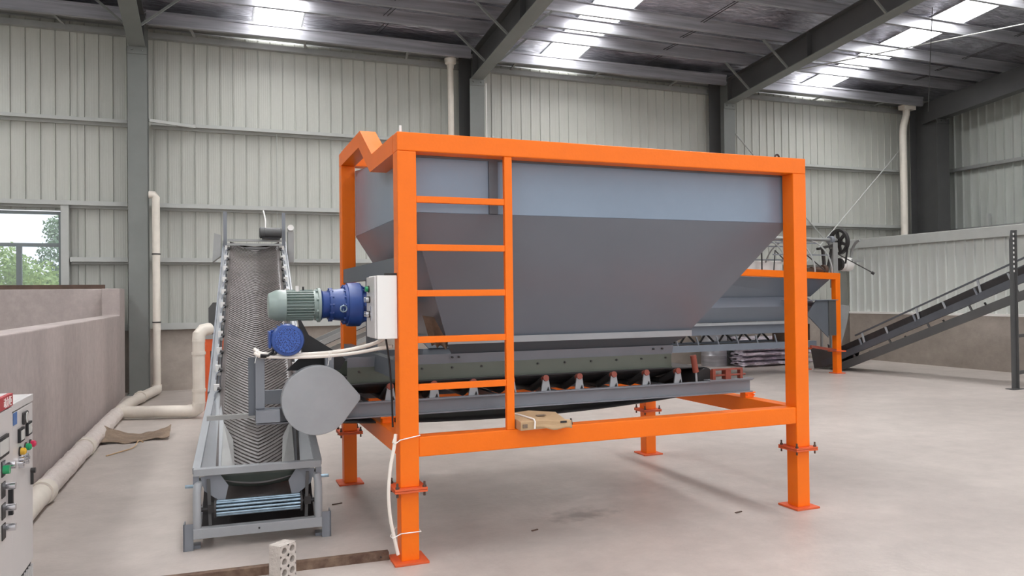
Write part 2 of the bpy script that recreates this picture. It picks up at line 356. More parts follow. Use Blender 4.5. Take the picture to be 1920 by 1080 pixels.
for a, b in segs:
    obj('insulation_foil', foil(a, b, 8.2, 15.05, .09, .07), 'foil', ce)
    obj('insulation_foil', foil(a, b, -3, 8.2, .5, .4), 'foil', ce)
ys = [15.08]+PUR
for a, b in SKY:
    for i in range(len(ys)-1):
        y1, y0 = ys[i]-.04, ys[i+1]+.03
        obj('skylight_panel', G().hexa([(a, y0, ROOF(y0)+.06), (b, y0, ROOF(y0)+.06), (b, y1, ROOF(y1)+.06), (a, y1, ROOF(y1)+.06)],
            [(a, y0, ROOF(y0)+.09), (b, y0, ROOF(y0)+.09), (b, y1, ROOF(y1)+.09), (a, y1, ROOF(y1)+.09)]), 'sky_panel', ce)
    g_ = G()
    for xx in (a, b): g_.bar((xx, -2.8, ROOF(-2.8)+.05), (xx, 15.0, ROOF(15.0)+.05), .03, .04)
    g_.bar(((a+b)/2+.05, -2.8, ROOF(-2.8)+.045), ((a+b)/2+.05, 14.4, ROOF(14.4)+.045), .02, .02)
    obj('skylight_rim', g_, 'galv', ce)
def purlin(y):
    zb = 6.42+.1*(15-y); g_ = G()
    g_.box(-8, 17.9, y-.004, y+.004, zb, zb+.2); g_.box(-8, 17.9, y, y+.065, zb-.003, zb+.003); g_.box(-8, 17.9, y-.06, y, zb+.197, zb+.203)
    g_.box(-8, 17.9, y+.058, y+.064, zb, zb+.02)
    return g_
for y in PUR: obj('purlin', purlin(y), 'galv', ce)
for a, b in ((-8, -1.3), (-1.0, 4.8), (5.1, 10.85), (11.15, 16.85)):
    g_ = G(); g_.box(a, b, 14.40, 14.412, 6.31, 6.53); g_.box(a, b, 14.40, 14.47, 6.305, 6.312); g_.box(a, b, 14.38, 14.40, 6.49, 6.53)
    obj('eave_beam', g_, 'galv', ce)
    obj('gutter_pan', G().box(a, b, 14.48, 15.03, 6.43, 6.44), 'gutter', ce)
    n = max(1, int((b-a)/1.5))
    for k in range(n):
        q = a+(k+.35)*(b-a)/n; obj('gutter_bracket', G().bar((q, 14.43, 6.325), (q+.08, 14.95, 6.325), .04, .03), 'gutter', ce)
g_ = G()
for bx in (2.9, 8.7, 15.6):
    for y0, y1 in ((14.3, 13.7), (13.6, 13.1), (13.0, 12.5), (12.3, 11.3), (11.1, 10.1)):
        for d in (0, .07): g_.cyl((bx+d, y0, 6.5+.1*(15-y0)), (bx+d+.12, y1, 6.5+.1*(15-y1)), .008, 6)
obj('sag_rod', g_, 'iron', ce, kind='stuff')

# ------------------------------------------------------------------ steel portal frames
def column(x, y0, label, wide=0, w=.30, m='steel_col'):
    t = thing('steel_column', label, 'column', (x, (y0+14.98)/2, 0)); zt = 5.92
    obj('flange', G().box(x-w/2, x+w/2, y0, y0+.016, 0.02, zt), m, t)
    obj('flange', G().box(x-w/2-wide, x+w/2, 14.83, 14.846, 0.02, 6.44), 'steel_dark' if wide else m, t)
    obj('web', G().box(x-.006, x+.006, y0+.016, 14.83, 0.02, 6.40), 'steel_dark' if m == 'steel_dark' else m, t)
    obj('base_plate', G().box(x-w/2-.03, x+w/2+.03, y0-.03, 14.87, 0, .02), m, t)
    g_ = G(); g_.box(x-w/2, x+w/2, y0-.02, y0+.02, zt-.12, zt-.1)
    for s in (-.08, .08): bolt(g_, (x+s, y0-.02, zt-.05), (0, -1, 0), .018, .03)
    g_.box(x-w/2, x+w/2, y0-.012, y0, zt-.1, zt); obj('end_plate', g_, m, t); return t
column(-1.15, 14.5, 'grey steel column at the left, between the low rendered wall and the white downpipe')
column(4.95, 14.5, 'grey steel column behind the left half of the big orange hopper frame', .12)
column(11.0, 14.5, 'grey steel column standing behind the right end of the big hopper', .16)
column(17.1, 14.05, 'dark steel corner column right of the bent white downpipe', w=.42, m='steel_dark')
def rafter(x, label, ys_=14.55, m='steel_dark'):
    t = thing('roof_beam', label, 'beam', (x, 10, 6.4)); zb = lambda y: 5.92+.105*(14.5-y); y1 = -2.6; zt = lambda y: 6.405+.1*(15-y)
    def pl(xa, xb, f0, f1):
        return G().hexa([(xa, y1, f0(y1)), (xb, y1, f0(y1)), (xb, ys_, f0(ys_)), (xa, ys_, f0(ys_))], [(xa, y1, f1(y1)), (xb, y1, f1(y1)), (xb, ys_, f1(ys_)), (xa, ys_, f1(ys_))])
    obj('bottom_flange', pl(x-.13, x+.13, zb, lambda y: zb(y)+.016), 'steel_col', t)
    obj('web', pl(x-.006, x+.006, lambda y: zb(y)+.016, lambda y: zt(y)-.016), m, t)
    obj('top_flange', pl(x-.12, x+.12, lambda y: zt(y)-.016, zt), m, t)
    g_ = G()
    for yy in (14.4, 11.9, 9.2, 6.4): g_.hexa([(x-.12, yy, zb(yy)+.016), (x+.12, yy, zb(yy)+.016), (x+.12, yy+.012, zb(yy)+.016), (x-.12, yy+.012, zb(yy)+.016)],
             [(x-.12, yy, zt(yy)-.016), (x+.12, yy, zt(yy)-.016), (x+.12, yy+.012, zt(yy)-.016), (x-.12, yy+.012, zt(yy)-.016)])
    obj('stiffener', g_, m, t)
    for yy in (13.65, 12.45, 10.0, 7.5):
        for s in (-1, 1):
            obj('knee_brace', G().bar((x+s*.13, yy, zb(yy)+.02), (x+s*.72, yy, 6.40+.1*(15-yy)), .035, .035), 'steel_col', t)
    return t
rafter(-1.15, 'grey sloping roof beam above the leftmost steel column')
rafter(4.95, 'grey sloping roof beam running up from behind the orange frame, middle of the three')
rafter(11.0, 'long dark sloping roof beam between the two right rows of skylights')
t = thing('roof_beam', 'deep dark gable beam along the far right end wall under the roof', 'beam', (17.1, 10, 6.3))
obj('web', G().hexa([(17.05, -2.6, 7.5), (17.12, -2.6, 7.5), (17.12, 14.55, 5.9), (17.05, 14.55, 5.9)], [(17.05, -2.6, 8.1), (17.12, -2.6, 8.1), (17.12, 14.55, 6.42), (17.05, 14.55, 6.42)]), 'steel_dark', t)
obj('bottom_flange', G().hexa([(16.96, -2.6, 7.48), (17.22, -2.6, 7.48), (17.22, 14.55, 5.88), (16.96, 14.55, 5.88)], [(16.96, -2.6, 7.5), (17.22, -2.6, 7.5), (17.22, 14.55, 5.9), (16.96, 14.55, 5.9)]), 'steel_dark', t)

# bracing rods
def rod(name, p0, p1, r, m, label, cat='rod', grp=None):
    g_ = G().cyl(p0, p1, r, 8); o = obj(name, g_, m); tag(o, label, cat, grp); return o
rod('brace_rod', (10.95+.2, 14.86, 5.60), (16.6, 14.80, .45), .017, 'girt', 'thin diagonal wall brace rod falling to the right from the right-hand column')
rod('brace_rod', (16.65, 14.76, 5.42), (11.2, 14.76, .30), .017, 'girt', 'thin diagonal wall brace rod rising to the right towards the bent downpipe')
rod('brace_rod', (11.2, 13.55, 6.30), (16.95, 7.0, 6.9), .012, 'girt', 'thin brace rod crossing under the roof below the rightmost skylights')
rod('hanging_wire', (11.25, 9.4, 6.34), (14.30, 12.1, 5.45), .007, 'iron', 'thin dark wire hanging down from the right roof beam', 'wire')

# ------------------------------------------------------------------ pipes
def arc(c, a, b, r, n=6):   # quarter bend around centre c from direction a to direction b
    a = Vector(a); b = Vector(b); c = Vector(c); return [c+(a*math.cos(t*math.pi/2/n)+b*math.sin(t*math.pi/2/n))*r for t in range(n+1)]
t = thing('downpipe', 'white plastic pipe beside the left column running down and along the low wall', 'pipe', (-.87, 14.4, 0))
obj('vertical_pipe', G().tube([(-.98, 14.45, 3.40), (-.90, 14.45, 3.40), (-.87, 14.45, 3.36), (-.87, 14.45, .17)], .062, 16), 'pvc', t)
for z in (2.38, 1.22): obj('clip', G().cyl((-.87, 14.45, z), (-.87, 14.45, z+.02), .07, 16), 'iron', t)
obj('elbow', G().tube(arc((-.87, 14.37, .17), (0, 1, 0), (0, 0, -1), .08), .075, 16), 'pvc', t)
pth = [(-.87, 14.38, .09), (-1.0, 13.6, .09), (-1.14, 12.6, .09), (-1.19, 11.5, .09)]
obj('floor_pipe', G().tube(pth, .08, 16), 'pvc', t)
g_ = G(); pp = []; rr = []
for k in range(60):
    s = k/59; pp.append((-1.19-.07*s+.004*math.sin(k*2.3), 11.5-4.5*s, .092)); rr.append(.088+.006*math.sin(k*1.7)*math.sin(k*.6))
obj('wrapped_pipe', g_.tube(pp, rr, 14), 'film', t, label='pipe length wrapped in wrinkled plastic film')
obj('floor_pipe', G().tube([(-1.26, 7.05, .09), (-1.265, 3.0, .09)], .083, 16), 'pvc', t)
for xx, y in ((-1.05, 13.3), (-1.228, 9.0), (-1.258, 7.0)): obj('sleeve', G().cyl((xx, y, .092), (xx+.01, y+.12, .092), .098, 16), 'pvc', t)
t = thing('branch_pipe', 'white plastic pipe crossing the floor and rising beside the small orange box', 'pipe', (-.6, 11.5, 0))
obj('floor_pipe', G().tube([(-1.12, 11.62, .10), (-.28, 11.35, .10)], .08, 16), 'pvc', t)
obj('elbow', G().tube([(-.30, 11.355, .10), (-.22, 11.33, .105), (-.175, 11.31, .14), (-.165, 11.3, .22)], .086, 16), 'pvc', t)
obj('riser', G().tube([(-.165, 11.3, .2), (-.165, 11.3, 1.08)], .08, 16), 'pvc', t)
obj('elbow', G().tube([(-.165, 11.3, 1.03), (-.16, 11.31, 1.13), (-.11, 11.36, 1.19), (-.03, 11.45, 1.20)], .084, 16), 'pvc', t)
for z in (.36, .86): obj('coupling', G().cyl((-.165, 11.3, z), (-.165, 11.3, z+.04), .09, 16), 'pvc', t)
t = thing('downpipe', 'straight white downpipe on the back wall just left of the middle column', 'pipe', (4.44, 14.6, 0))
obj('vertical_pipe', G().tube([(4.44, 14.62, 6.2), (4.44, 14.62, .05)], .06, 16), 'pvc', t); obj('funnel', G().lathe((4.44, 14.62, 6.12), (0, 0, 1), [(0, .065), (.08, .075), (.1, .11), (.19, .12)], 16), 'pvc', t)
t = thing('downpipe', 'white downpipe with a bent top beside the dark corner column', 'pipe', (16.35, 14.6, 0))
obj('vertical_pipe', G().tube([(16.50, 14.6, 6.30), (16.50, 14.6, 6.10), (16.34, 14.55, 5.80), (16.32, 14.55, 5.6), (16.32, 14.55, .05)], .085, 16), 'pvc', t)
obj('funnel', G().box(16.34, 16.72, 14.5, 14.7, 6.22, 6.33), 'pvc', t)
rod('white_strip', (5.13, 14.47, .2), (5.13, 14.47, 5.85), .012, 'white', 'thin bright strip running up the right edge of the middle steel column', 'strip')

# ------------------------------------------------------------------ big hopper in its orange frame
bh = thing('batching_hopper', 'large grey hopper in a bright orange tube frame with a ladder on its front', 'hopper', (2.6, 5.7, 0))
def post(x0, x1, y0, y1, zt, lab=None):
    xc, yc = (x0+x1)/2, (y0+y1)/2
    p = obj('post', G().box(x0, x1, y0, y1, .455, zt), 'orange', bh, bevel=.006)
    obj('leg', G().box(x0+.004, x1-.004, y0+.004, y1-.004, .012, .43), 'orange', p, bevel=.005)
    obj('base_plate', G().box(xc-.105, xc+.105, yc-.105, yc+.105, 0, .014), 'orange_dull', p, bevel=.002)
    obj('joint_plate', G().box(xc-.1, xc+.1, yc-.1, yc+.1, .43, .442).box(xc-.1, xc+.1, yc-.1, yc+.1, .444, .456), 'orange_dull', p, bevel=.002)
    g_ = G()
    for sx in (-.083, .083):
        for sy in (-.083, .083): bolt(g_, (xc+sx, yc+sy, .405), r=.007, l=.085); bolt(g_, (xc+sx, yc+sy, .456), r=.012, l=.012)
    obj('bolt', g_, 'rustdark', p, kind='stuff')
    return p
post(1.05, 1.168, 4.58, 4.70, 2.49); post(4.035, 4.155, 4.58, 4.70, 2.49)
post(1.05, 1.168, 6.72, 6.84, 2.745); post(4.035, 4.155, 6.72, 6.84, 2.745)
obj('top_rail', G().box(1.05, 4.155, 4.58, 4.70, 2.49, 2.605), 'orange', bh, bevel=.006)
obj('top_rail', G().box(1.05, 4.155, 6.72, 6.84, 2.745, 2.86), 'orange', bh, bevel=.006)
def side_rail(x0, x1, yz):
    g_ = G()
    for i in range(3):
        a, b, c, d = yz[i], yz[i+1], yz[6-i], yz[7-i]
        g_.prism([(x0, *a), (x0, *b), (x0, *c), (x0, *d)], (x1-x0, 0, 0))
    return g_
YL = [(4.70, 2.49), (5.44, 2.49), (5.88, 2.745), (6.72, 2.745), (6.72, 2.86), (5.82, 2.86), (5.37, 2.605), (4.70, 2.605)]
YR = [(4.70, 2.49), (6.30, 2.49), (6.58, 2.745), (6.72, 2.745), (6.72, 2.86), (6.54, 2.86), (6.25, 2.605), (4.70, 2.605)]
obj('side_rail', side_rail(1.05, 1.168, YL), 'orange', bh); obj('side_rail', side_rail(4.035, 4.155, YR), 'orange', bh)
obj('lower_beam', G().box(1.168, 4.035, 4.585, 4.695, .632, .753), 'orange', bh, bevel=.005)
obj('lower_beam', G().box(1.168, 4.035, 6.725, 6.835, .632, .753), 'orange', bh, bevel=.005)
obj('side_beam', G().box(1.055, 1.163, 4.70, 6.72, .632, .753), 'orange', bh, bevel=.005)
obj('side_beam', G().box(4.04, 4.15, 4.70, 6.72, .632, .753), 'orange', bh, bevel=.005)
for z in (1.74, 1.10):
    for xx in (1.06,):
        obj('cross_channel', G().box(xx, xx+.01, 4.70, 6.72, z, z+.1).box(xx, xx+.06, 4.70, 6.72, z+.1, z+.108).box(xx, xx+.06, 4.70, 6.72, z-.008, z), 'hopper_dark', bh)
ld = obj('ladder', G().box(1.742, 1.795, 4.585, 4.62, .753, 2.49), 'orange', bh, bevel=.004)
for z in (2.20, 1.905, 1.625, 1.342, 1.052): obj('rung', G().box(1.168, 1.742, 4.588, 4.618, z-.02, z+.02), 'orange', ld, bevel=.003)
# hopper plates
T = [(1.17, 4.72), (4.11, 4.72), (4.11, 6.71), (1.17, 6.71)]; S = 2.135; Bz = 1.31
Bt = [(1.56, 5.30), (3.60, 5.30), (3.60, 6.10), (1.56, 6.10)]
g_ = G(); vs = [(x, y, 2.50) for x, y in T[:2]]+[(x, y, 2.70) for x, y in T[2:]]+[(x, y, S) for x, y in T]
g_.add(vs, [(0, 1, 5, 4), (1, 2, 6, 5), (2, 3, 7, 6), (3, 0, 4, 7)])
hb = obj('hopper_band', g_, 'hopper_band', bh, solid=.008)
g_ = G(); g_.add([(x, y, S) for x, y in T]+[(x, y, Bz) for x, y in Bt], [(0, 1, 5, 4), (1, 2, 6, 5), (2, 3, 7, 6), (3, 0, 4, 7)])
obj('hopper_cone', g_, 'hopper', bh, solid=.008)
g_ = G()
g_.box(1.19, 4.03, 4.70, 4.714, 2.478, 2.49); g_.box(1.68, 1.74, 4.70, 4.716, 2.135, 2.478)
obj('rim_stiffener', g_, 'hopper_dark', bh, kind='stuff')
obj('outlet_flange', G().box(1.56, 3.60, 5.27, 5.285, 1.265, 1.312).box(1.56, 3.60, 5.285, 5.33, 1.30, 1.312).box(1.56, 3.60, 6.11, 6.125, 1.265, 1.312), 'grey_light', bh)
g_ = G(); g_.add([(1.56, 5.29, 1.27), (3.58, 5.29, 1.27), (3.44, 5.39, 1.19), (1.62, 5.39, 1.19)], [(0, 1, 2, 3)])
g_.add([(1.56, 6.11, 1.27), (3.58, 6.11, 1.27), (3.44, 6.01, 1.19), (1.62, 6.01, 1.19)], [(3, 2, 1, 0)]); g_.add([(3.58, 5.29, 1.27), (3.58, 6.11, 1.27), (3.44, 6.01, 1.19), (3.44, 5.39, 1.19)], [(0, 1, 2, 3)])
obj('outlet_lip', g_, 'hopper_dark', bh, solid=.006)
for yy, s in ((5.40, 1), (6.00, -1)):
    sk = obj('skirt_plate', G().hexa([(.87, yy-.006*s, 1.11), (3.49, yy-.006*s, 1.11), (3.49, yy+.006, 1.11), (.87, yy+.006, 1.11)],
         [(.87, yy-.03*s, 1.19), (3.49, yy-.03*s, 1.19), (3.49, yy-.02*s, 1.19), (.87, yy-.02*s, 1.19)]), 'grey', bh)
    obj('skirt_rubber', G().box(.87, 3.48, yy-.012, yy-.002, 1.015, 1.12), 'green_rubber', sk)
    g_ = G()
    for k in range(12): bolt(g_, (.95+k*.225, yy-.012*s, 1.09), (0, -s, 0), .008, .012)
    for xx in (1.62, 1.67, 3.3, 3.38): bolt(g_, (xx, yy-.03*s, 1.165), (0, -s, 0), .008, .014)
    obj('bolt', g_, 'iron', sk, kind='stuff')
    obj('splice_bar', G().box(.87, 3.48, yy-.018*s-.004, yy-.018*s+.004, 1.0, 1.018), 'green_rubber', sk)
obj('lifting_eye', G().tube([Vector((3.95+.022*math.cos(a), 4.65, 2.603+.034*math.sin(a))) for a in [math.pi*k/10 for k in range(11)]], .007, 8), 'iron', bh)
obj('stud', G().cyl((1.075, 4.60, 2.605), (1.075, 4.60, 2.645), .008, 8), 'white', bh); obj('stud', G().cyl((1.075, 6.80, 2.86), (1.075, 6.80, 2.89), .008, 8), 'white', bh)

# brown crumpled cloth hanging from the hopper outlet
def fn(u, v):
    x = 1.41+.13*u+.07*v; z = 1.47-.22*v-.02*u; return (x, 5.40-.06*u+.025*math.sin(u*13+v*3)*v, z+.012*math.sin(u*17)*v)
tag(obj('hanging_cloth', G().grid(fn, 18, 14), 'cloth', solid=.004), 'crumpled brown cloth hanging at the left end of the hopper outlet behind the ladder', 'cloth')

# ------------------------------------------------------------------ belt feeder under the hopper
bf = thing('belt_feeder', 'short grey belt feeder under the big hopper with rollers and a round drive guard', 'conveyor', (2.3, 5.7, 0))
for y0, s in ((5.22, 1), (6.18, -1)):
    g_ = G(); g_.box(.26, 4.12, y0-.003, y0+.003, .80, .90); g_.box(.26, 4.12, min(y0, y0-.04*s), max(y0, y0-.04*s), .797, .806); g_.box(.26, 4.12, min(y0, y0-.04*s), max(y0, y0-.04*s), .894, .903)
    obj('side_channel', g_, 'grey', bf)
for k in range(8): obj('cross_tie', G().box(.5+k*.48, .54+k*.48, 5.23, 6.17, .84, .88), 'grey', bf)
# orange stub supports on the frame side beams
for xx in (1.11, 4.09):
    for yy in (5.22, 6.18):
        g_ = G(); g_.box(xx-.04, xx+.04, yy-.035, yy+.035, .754, .788); g_.box(xx-.052, xx+.052, yy-.045, yy+.045, .788, .797)
        bolt(g_, (xx-.03, yy-.045, .775), (0, -1, 0), .008, .01); bolt(g_, (xx+.03, yy-.045, .775), (0, -1, 0), .008, .01)
        obj('stub_support', g_, 'orange', bf)
stn = [.80, 1.133, 1.442, 1.73, 2.02, 2.29, 2.565, 2.856, 3.143, 3.43]
x = stn[0]
# idler bracket: tapered plate with a dark foot notch
g_ = G(); g_.prism([(x-.036, 5.215, .903), (x+.036, 5.215, .903), (x+.022, 5.215, .995), (x-.020, 5.215, .995)], (0, .012, 0)); b0 = obj('idler_bracket', g_, 'grey_light', bf)
b1 = obj('foot_bolt', G().prism([(x+.006, 5.209, .905), (x+.026, 5.209, .905), (x+.018, 5.209, .93)], (0, .005, 0)), 'black', b0)
r0 = obj('roller_cap', G().cyl((x, 5.207, .998), (x, 5.25, .988), .023, 14), 'primer', bf)
ra = obj('idler_roller', G().cyl((x, 5.25, .985), (x, 5.46, .90), .026, 12), 'iron', bf)
rb = obj('idler_roller', G().cyl((x, 5.47, .895), (x, 5.93, .895), .026, 12), 'iron', bf)
rc_ = obj('idler_roller', G().cyl((x, 5.94, .90), (x, 6.15, .985), .026, 12), 'iron', bf)
rk = obj('idler_bracket', G().prism([(x-.036, 6.175, .903), (x+.036, 6.175, .903), (x+.022, 6.175, .995), (x-.020, 6.175, .995)], (0, .012, 0)), 'grey_light', bf)
for q in stn[1:]:
    for o in (b0, r0, ra, rb, rc_, rk): dup(o, (q-x, 0, 0))
# belt: troughed top run, head and tail turns, sagging return
def top_z(y): e = max(0, abs(y-5.7)-.2)/.17; return .925+.085*min(e, 1)
g_ = G()
def fn(u, v):
    x = .62+3.13*u; y = 5.33+.74*v; f = min(1, (1-u)*8, u*8); return (x, y, (1-f)*1.0+f*top_z(y))
g_.grid(fn, 24, 12)
def fn(u, v):
    a = math.pi*u; return (.62-.115*math.sin(a), 5.33+.74*v, .885+.115*math.cos(a))
g_.grid(fn, 12, 4)
def fn(u, v):
    a = math.pi*u; return (3.75+.1*math.sin(a), 5.33+.74*v, .90+.1*math.cos(a))
g_.grid(fn, 12, 4)
def fn(u, v):
    x = .62+3.13*u; return (x, 5.33+.74*v, (.77*(1-u)+.80*u)-.30*u*(1-u)*1.0+.0)
g_.grid(fn, 24, 4)
obj('belt', g_, 'rubber', bf, solid=.01)
obj('head_drum', G().cyl((.62, 5.30, .885), (.62, 6.10, .885), .108, 24), 'iron', bf); obj('tail_drum', G().cyl((3.75, 5.30, .90), (3.75, 6.10, .90), .094, 24), 'iron', bf)
# take-up frame and guide roller at the tail
g_ = G(); g_.box(3.74, 4.03, 5.19, 5.215, .985, .998); g_.box(3.74, 3.765, 5.19, 5.23, .904, .985); g_.box(4.005, 4.03, 5.19, 5.23, .904, .985); g_.box(3.86, 3.91, 5.185, 5.24, .904, .985)
g_.cyl((3.765, 5.2, .945), (4.06, 5.2, .945), .008, 8); obj('takeup_frame', g_, 'primer', bf)
obj('takeup_plate', G().box(3.70, 4.12, 5.17, 5.26, .9035, .912), 'grey', bf)
obj('guide_roller', G().cyl((3.585, 5.20, .98), (3.56, 5.20, 1.115), .024, 14), 'primer', bf); obj('guide_pin', G().cyl((3.59, 5.2, .90), (3.585, 5.2, .985), .009, 8), 'grey_light', bf)
# round drive guard with a pointed side
pts = []; cx, cz, rr_ = .630, .948, .222; tip = (.902, .952)
a0 = math.acos(rr_/math.hypot(tip[0]-cx, tip[1]-cz))
for k in range(49):
    a = a0+(2*math.pi-2*a0)*k/48; pts.append((cx+rr_*math.cos(a), 5.07, cz+rr_*math.sin(a)))
pts.append((tip[0], 5.07, tip[1]+.012)); pts.insert(0, (tip[0], 5.07, tip[1]+.014)); pts[-1] = (tip[0], 5.07, tip[1]-.014)
obj('drive_guard', G().prism(pts, (0, .09, 0)), 'grey_light', bf, bevel=.004, label='round light grey drive guard with a pointed right side')
# head posts
for xa in (.257, .692):
    obj('head_post', G().box(xa, xa+.056, 5.165, 5.213, .903, 1.236), 'grey', bf, bevel=.003)
obj('end_bracket', G().box(.256, .40, 5.10, 5.16, .888, .897).box(.256, .40, 5.10, 5.106, .83, .888).box(.256, .40, 5.10, 5.16, .822, .830).box(.256, .40, 5.16, 5.215, .822, .897), 'grey', bf)
obj('side_plate', G().box(.215, .257, 5.19, 5.2, .86, 1.23), 'hopper_dark', bf)
obj('drive_cover', G().prism([(.56, 5.26, 1.22), (.46, 5.26, 1.13), (.80, 5.26, 1.12), (.84, 5.26, 1.19), (.78, 5.26, 1.24), (.60, 5.26, 1.36), (.55, 5.26, 1.46), (.535, 5.26, 1.46)], (0, .05, 0)), 'black', bf)
obj('motor_deck', G().box(.36, .69, 5.22, 5.50, 1.208, 1.218), 'hopper_dark', bf)

# small blue motor with perforated fan cover
mo = thing('electric_motor', 'blue electric motor with a perforated round fan cover above the drive guard', 'motor', (.45, 5.25, 1.218))
c = (.45, 5.06, 1.338)
obj('fan_cover', G().lathe(c, (0, 1, 0), [(0, .080), (.004, .096), (.02, .102), (.07, .102)], 32), 'blue', mo)
obj('grille', G().lathe((c[0], 5.055, c[2]), (0, 1, 0), [(0, .078), (.006, .081)], 32), 'fan', mo)
g_ = G(); g_.lathe((c[0], 5.13, c[2]), (0, 1, 0), [(0, .088), (.2, .088)], 28)
for k in range(24):
    a = 2*math.pi*k/24; g_.bar((c[0]+.093*math.cos(a), 5.14, c[2]+.093*math.sin(a)), (c[0]+.093*math.cos(a), 5.32, c[2]+.093*math.sin(a)), .005, .02, (math.cos(a), 0, math.sin(a)))
obj('housing', g_, 'blue', mo)
obj('junction_box', G().box(.345, .385, 5.10, 5.2, 1.30, 1.385).box(.335, .35, 5.09, 5.21, 1.29, 1.395).cyl((.36, 5.15, 1.385), (.36, 5.15, 1.405), .012, 8), 'blue', mo, bevel=.004)
obj('foot', G().box(.38, .52, 5.14, 5.3, 1.2185, 1.25), 'blue', mo)
obj('cable', G().tube([(.37, 5.12, 1.30), (.36, 5.11, 1.265), (.33, 5.1, 1.245), (.285, 5.09, 1.25)], .008, 8), 'black', mo)
obj('cable', G().tube([(.385, 5.12, 1.30), (.38, 5.11, 1.255), (.33, 5.11, 1.235), (.285, 5.1, 1.24)], .008, 8), 'black', mo)

# gear motor: green motor, blue planetary gearbox, axis along X
gm = thing('gear_motor', 'pale green motor joined to a blue planetary gearbox left of the orange frame', 'motor', (.7, 5.6, 1.555))
A = (0, 5.6, 1.555)
def lx(x0, prof, n=32): return G().lathe((x0, A[1], A[2]), (1, 0, 0), prof, n)
obj('fan_cowl', lx(.365, [(0, .075), (.004, .084), (.05, .106), (.07, .109), (.118, .109)]), 'mgreen', gm)
g_ = lx(.483, [(0, .082), (.20, .082)])
for k in range(30):
    a = 2*math.pi*k/30; g_.bar((.485, A[1]+.094*math.cos(a), A[2]+.094*math.sin(a)), (.668, A[1]+.094*math.cos(a), A[2]+.094*math.sin(a)), .004, .032, (0, math.cos(a), math.sin(a)))
obj('finned_body', g_, 'mgreen', gm)
g_ = lx(.668, [(0, .10), (.03, .10)]); g_.lathe((.698, A[1], A[2]), (1, 0, 0), [(0, .121), (.018, .121)], 32)
for k in range(8):
    a = 2*math.pi*(k+.5)/8; bolt(g_, (.683, A[1]+.108*math.cos(a), A[2]+.108*math.sin(a)), (1, 0, 0), .010, .02)
obj('motor_flange', g_, 'mgreen', gm)
g_ = lx(.716, [(0, .10), (.008, .112), (.015, .098), (.06, .094), (.062, .118), (.078, .118), (.079, .108), (.165, .118), (.168, .142), (.186, .142), (.188, .155), (.215, .158), (.275, .158), (.285, .15), (.287, .10), (.345, .10), (.36, .085)])
obj('gearbox', g_, 'blue', gm)
g_ = G()
for xx, rr_, n in ((.785, .112, 12), (.884, .134, 16), (.997, .13, 14)):
    for k in range(n):
        a = 2*math.pi*k/n; bolt(g_, (xx-.012, A[1]+rr_*math.cos(a), A[2]+rr_*math.sin(a)), (1, 0, 0), .008, .03)
obj('bolt', g_, 'blue', gm, kind='stuff')
g_ = G()
for k in range(6):
    a = 2*math.pi*k/6; g_.bar((1.0, A[1]+.12*math.cos(a), A[2]+.12*math.sin(a)), (1.06, A[1]+.10*math.cos(a), A[2]+.10*math.sin(a)), .02, .05, (0, math.cos(a), math.sin(a)))
obj('rib', g_, 'blue', gm, kind='stuff')
obj('eye_bolt', G().tube([(.862, 5.475+.0, 1.525)]+[Vector((.862-.0+.022*math.sin(a), 5.462, 1.527-.022*math.cos(a))) for a in [2*math.pi*k/16 for k in range(17)]], .006, 8), 'zinc', gm)
obj('oil_cap', G().cyl((.56, 5.56, 1.65), (.56, 5.56, 1.69), .016, 12), 'white', gm); obj('breather', G().cyl((.60, 5.58, 1.64), (.60, 5.58, 1.685), .006, 8), 'iron', gm)
obj('mounting_plate', G().box(1.075, 1.09, 5.42, 5.78, 1.22, 1.74), 'hopper_dark', gm)
obj('shaft', G().cyl((1.06, 5.6, 1.555), (1.42, 5.6, 1.555), .035, 16), 'iron', gm)

# control box on the frame post
cb = thing('control_box', 'white electrical control box fixed beside the near left orange post', 'electrical box', (.98, 4.73, 1.35))
obj('body', G().box(.925, 1.048, 4.605, 4.865, 1.352, 1.735), 'white', cb, bevel=.004)
dr = obj('door', G().box(.910, .924, 4.61, 4.86, 1.358, 1.729), 'cabinet', cb, bevel=.003)
for i, (yy, zz, m_) in enumerate(((4.775, 1.655, 'g_btn'), (4.755, 1.59, 'chrome'), (4.815, 1.59, 'chrome'), (4.755, 1.50, 'chrome'), (4.815, 1.50, 'chrome'))):
    bb = obj('button', G().cyl((.910, yy, zz), (.885, yy, zz), .017, 14), m_, cb); obj('collar', G().cyl((.910, yy, zz), (.902, yy, zz), .021, 14), 'iron', bb)
obj('latch', G().box(.902, .91, 4.68, 4.70, 1.46, 1.55), 'chrome', cb)
obj('bracket', G().box(.98, 1.0495, 4.62, 4.66, 1.735, 1.75), 'iron', cb)

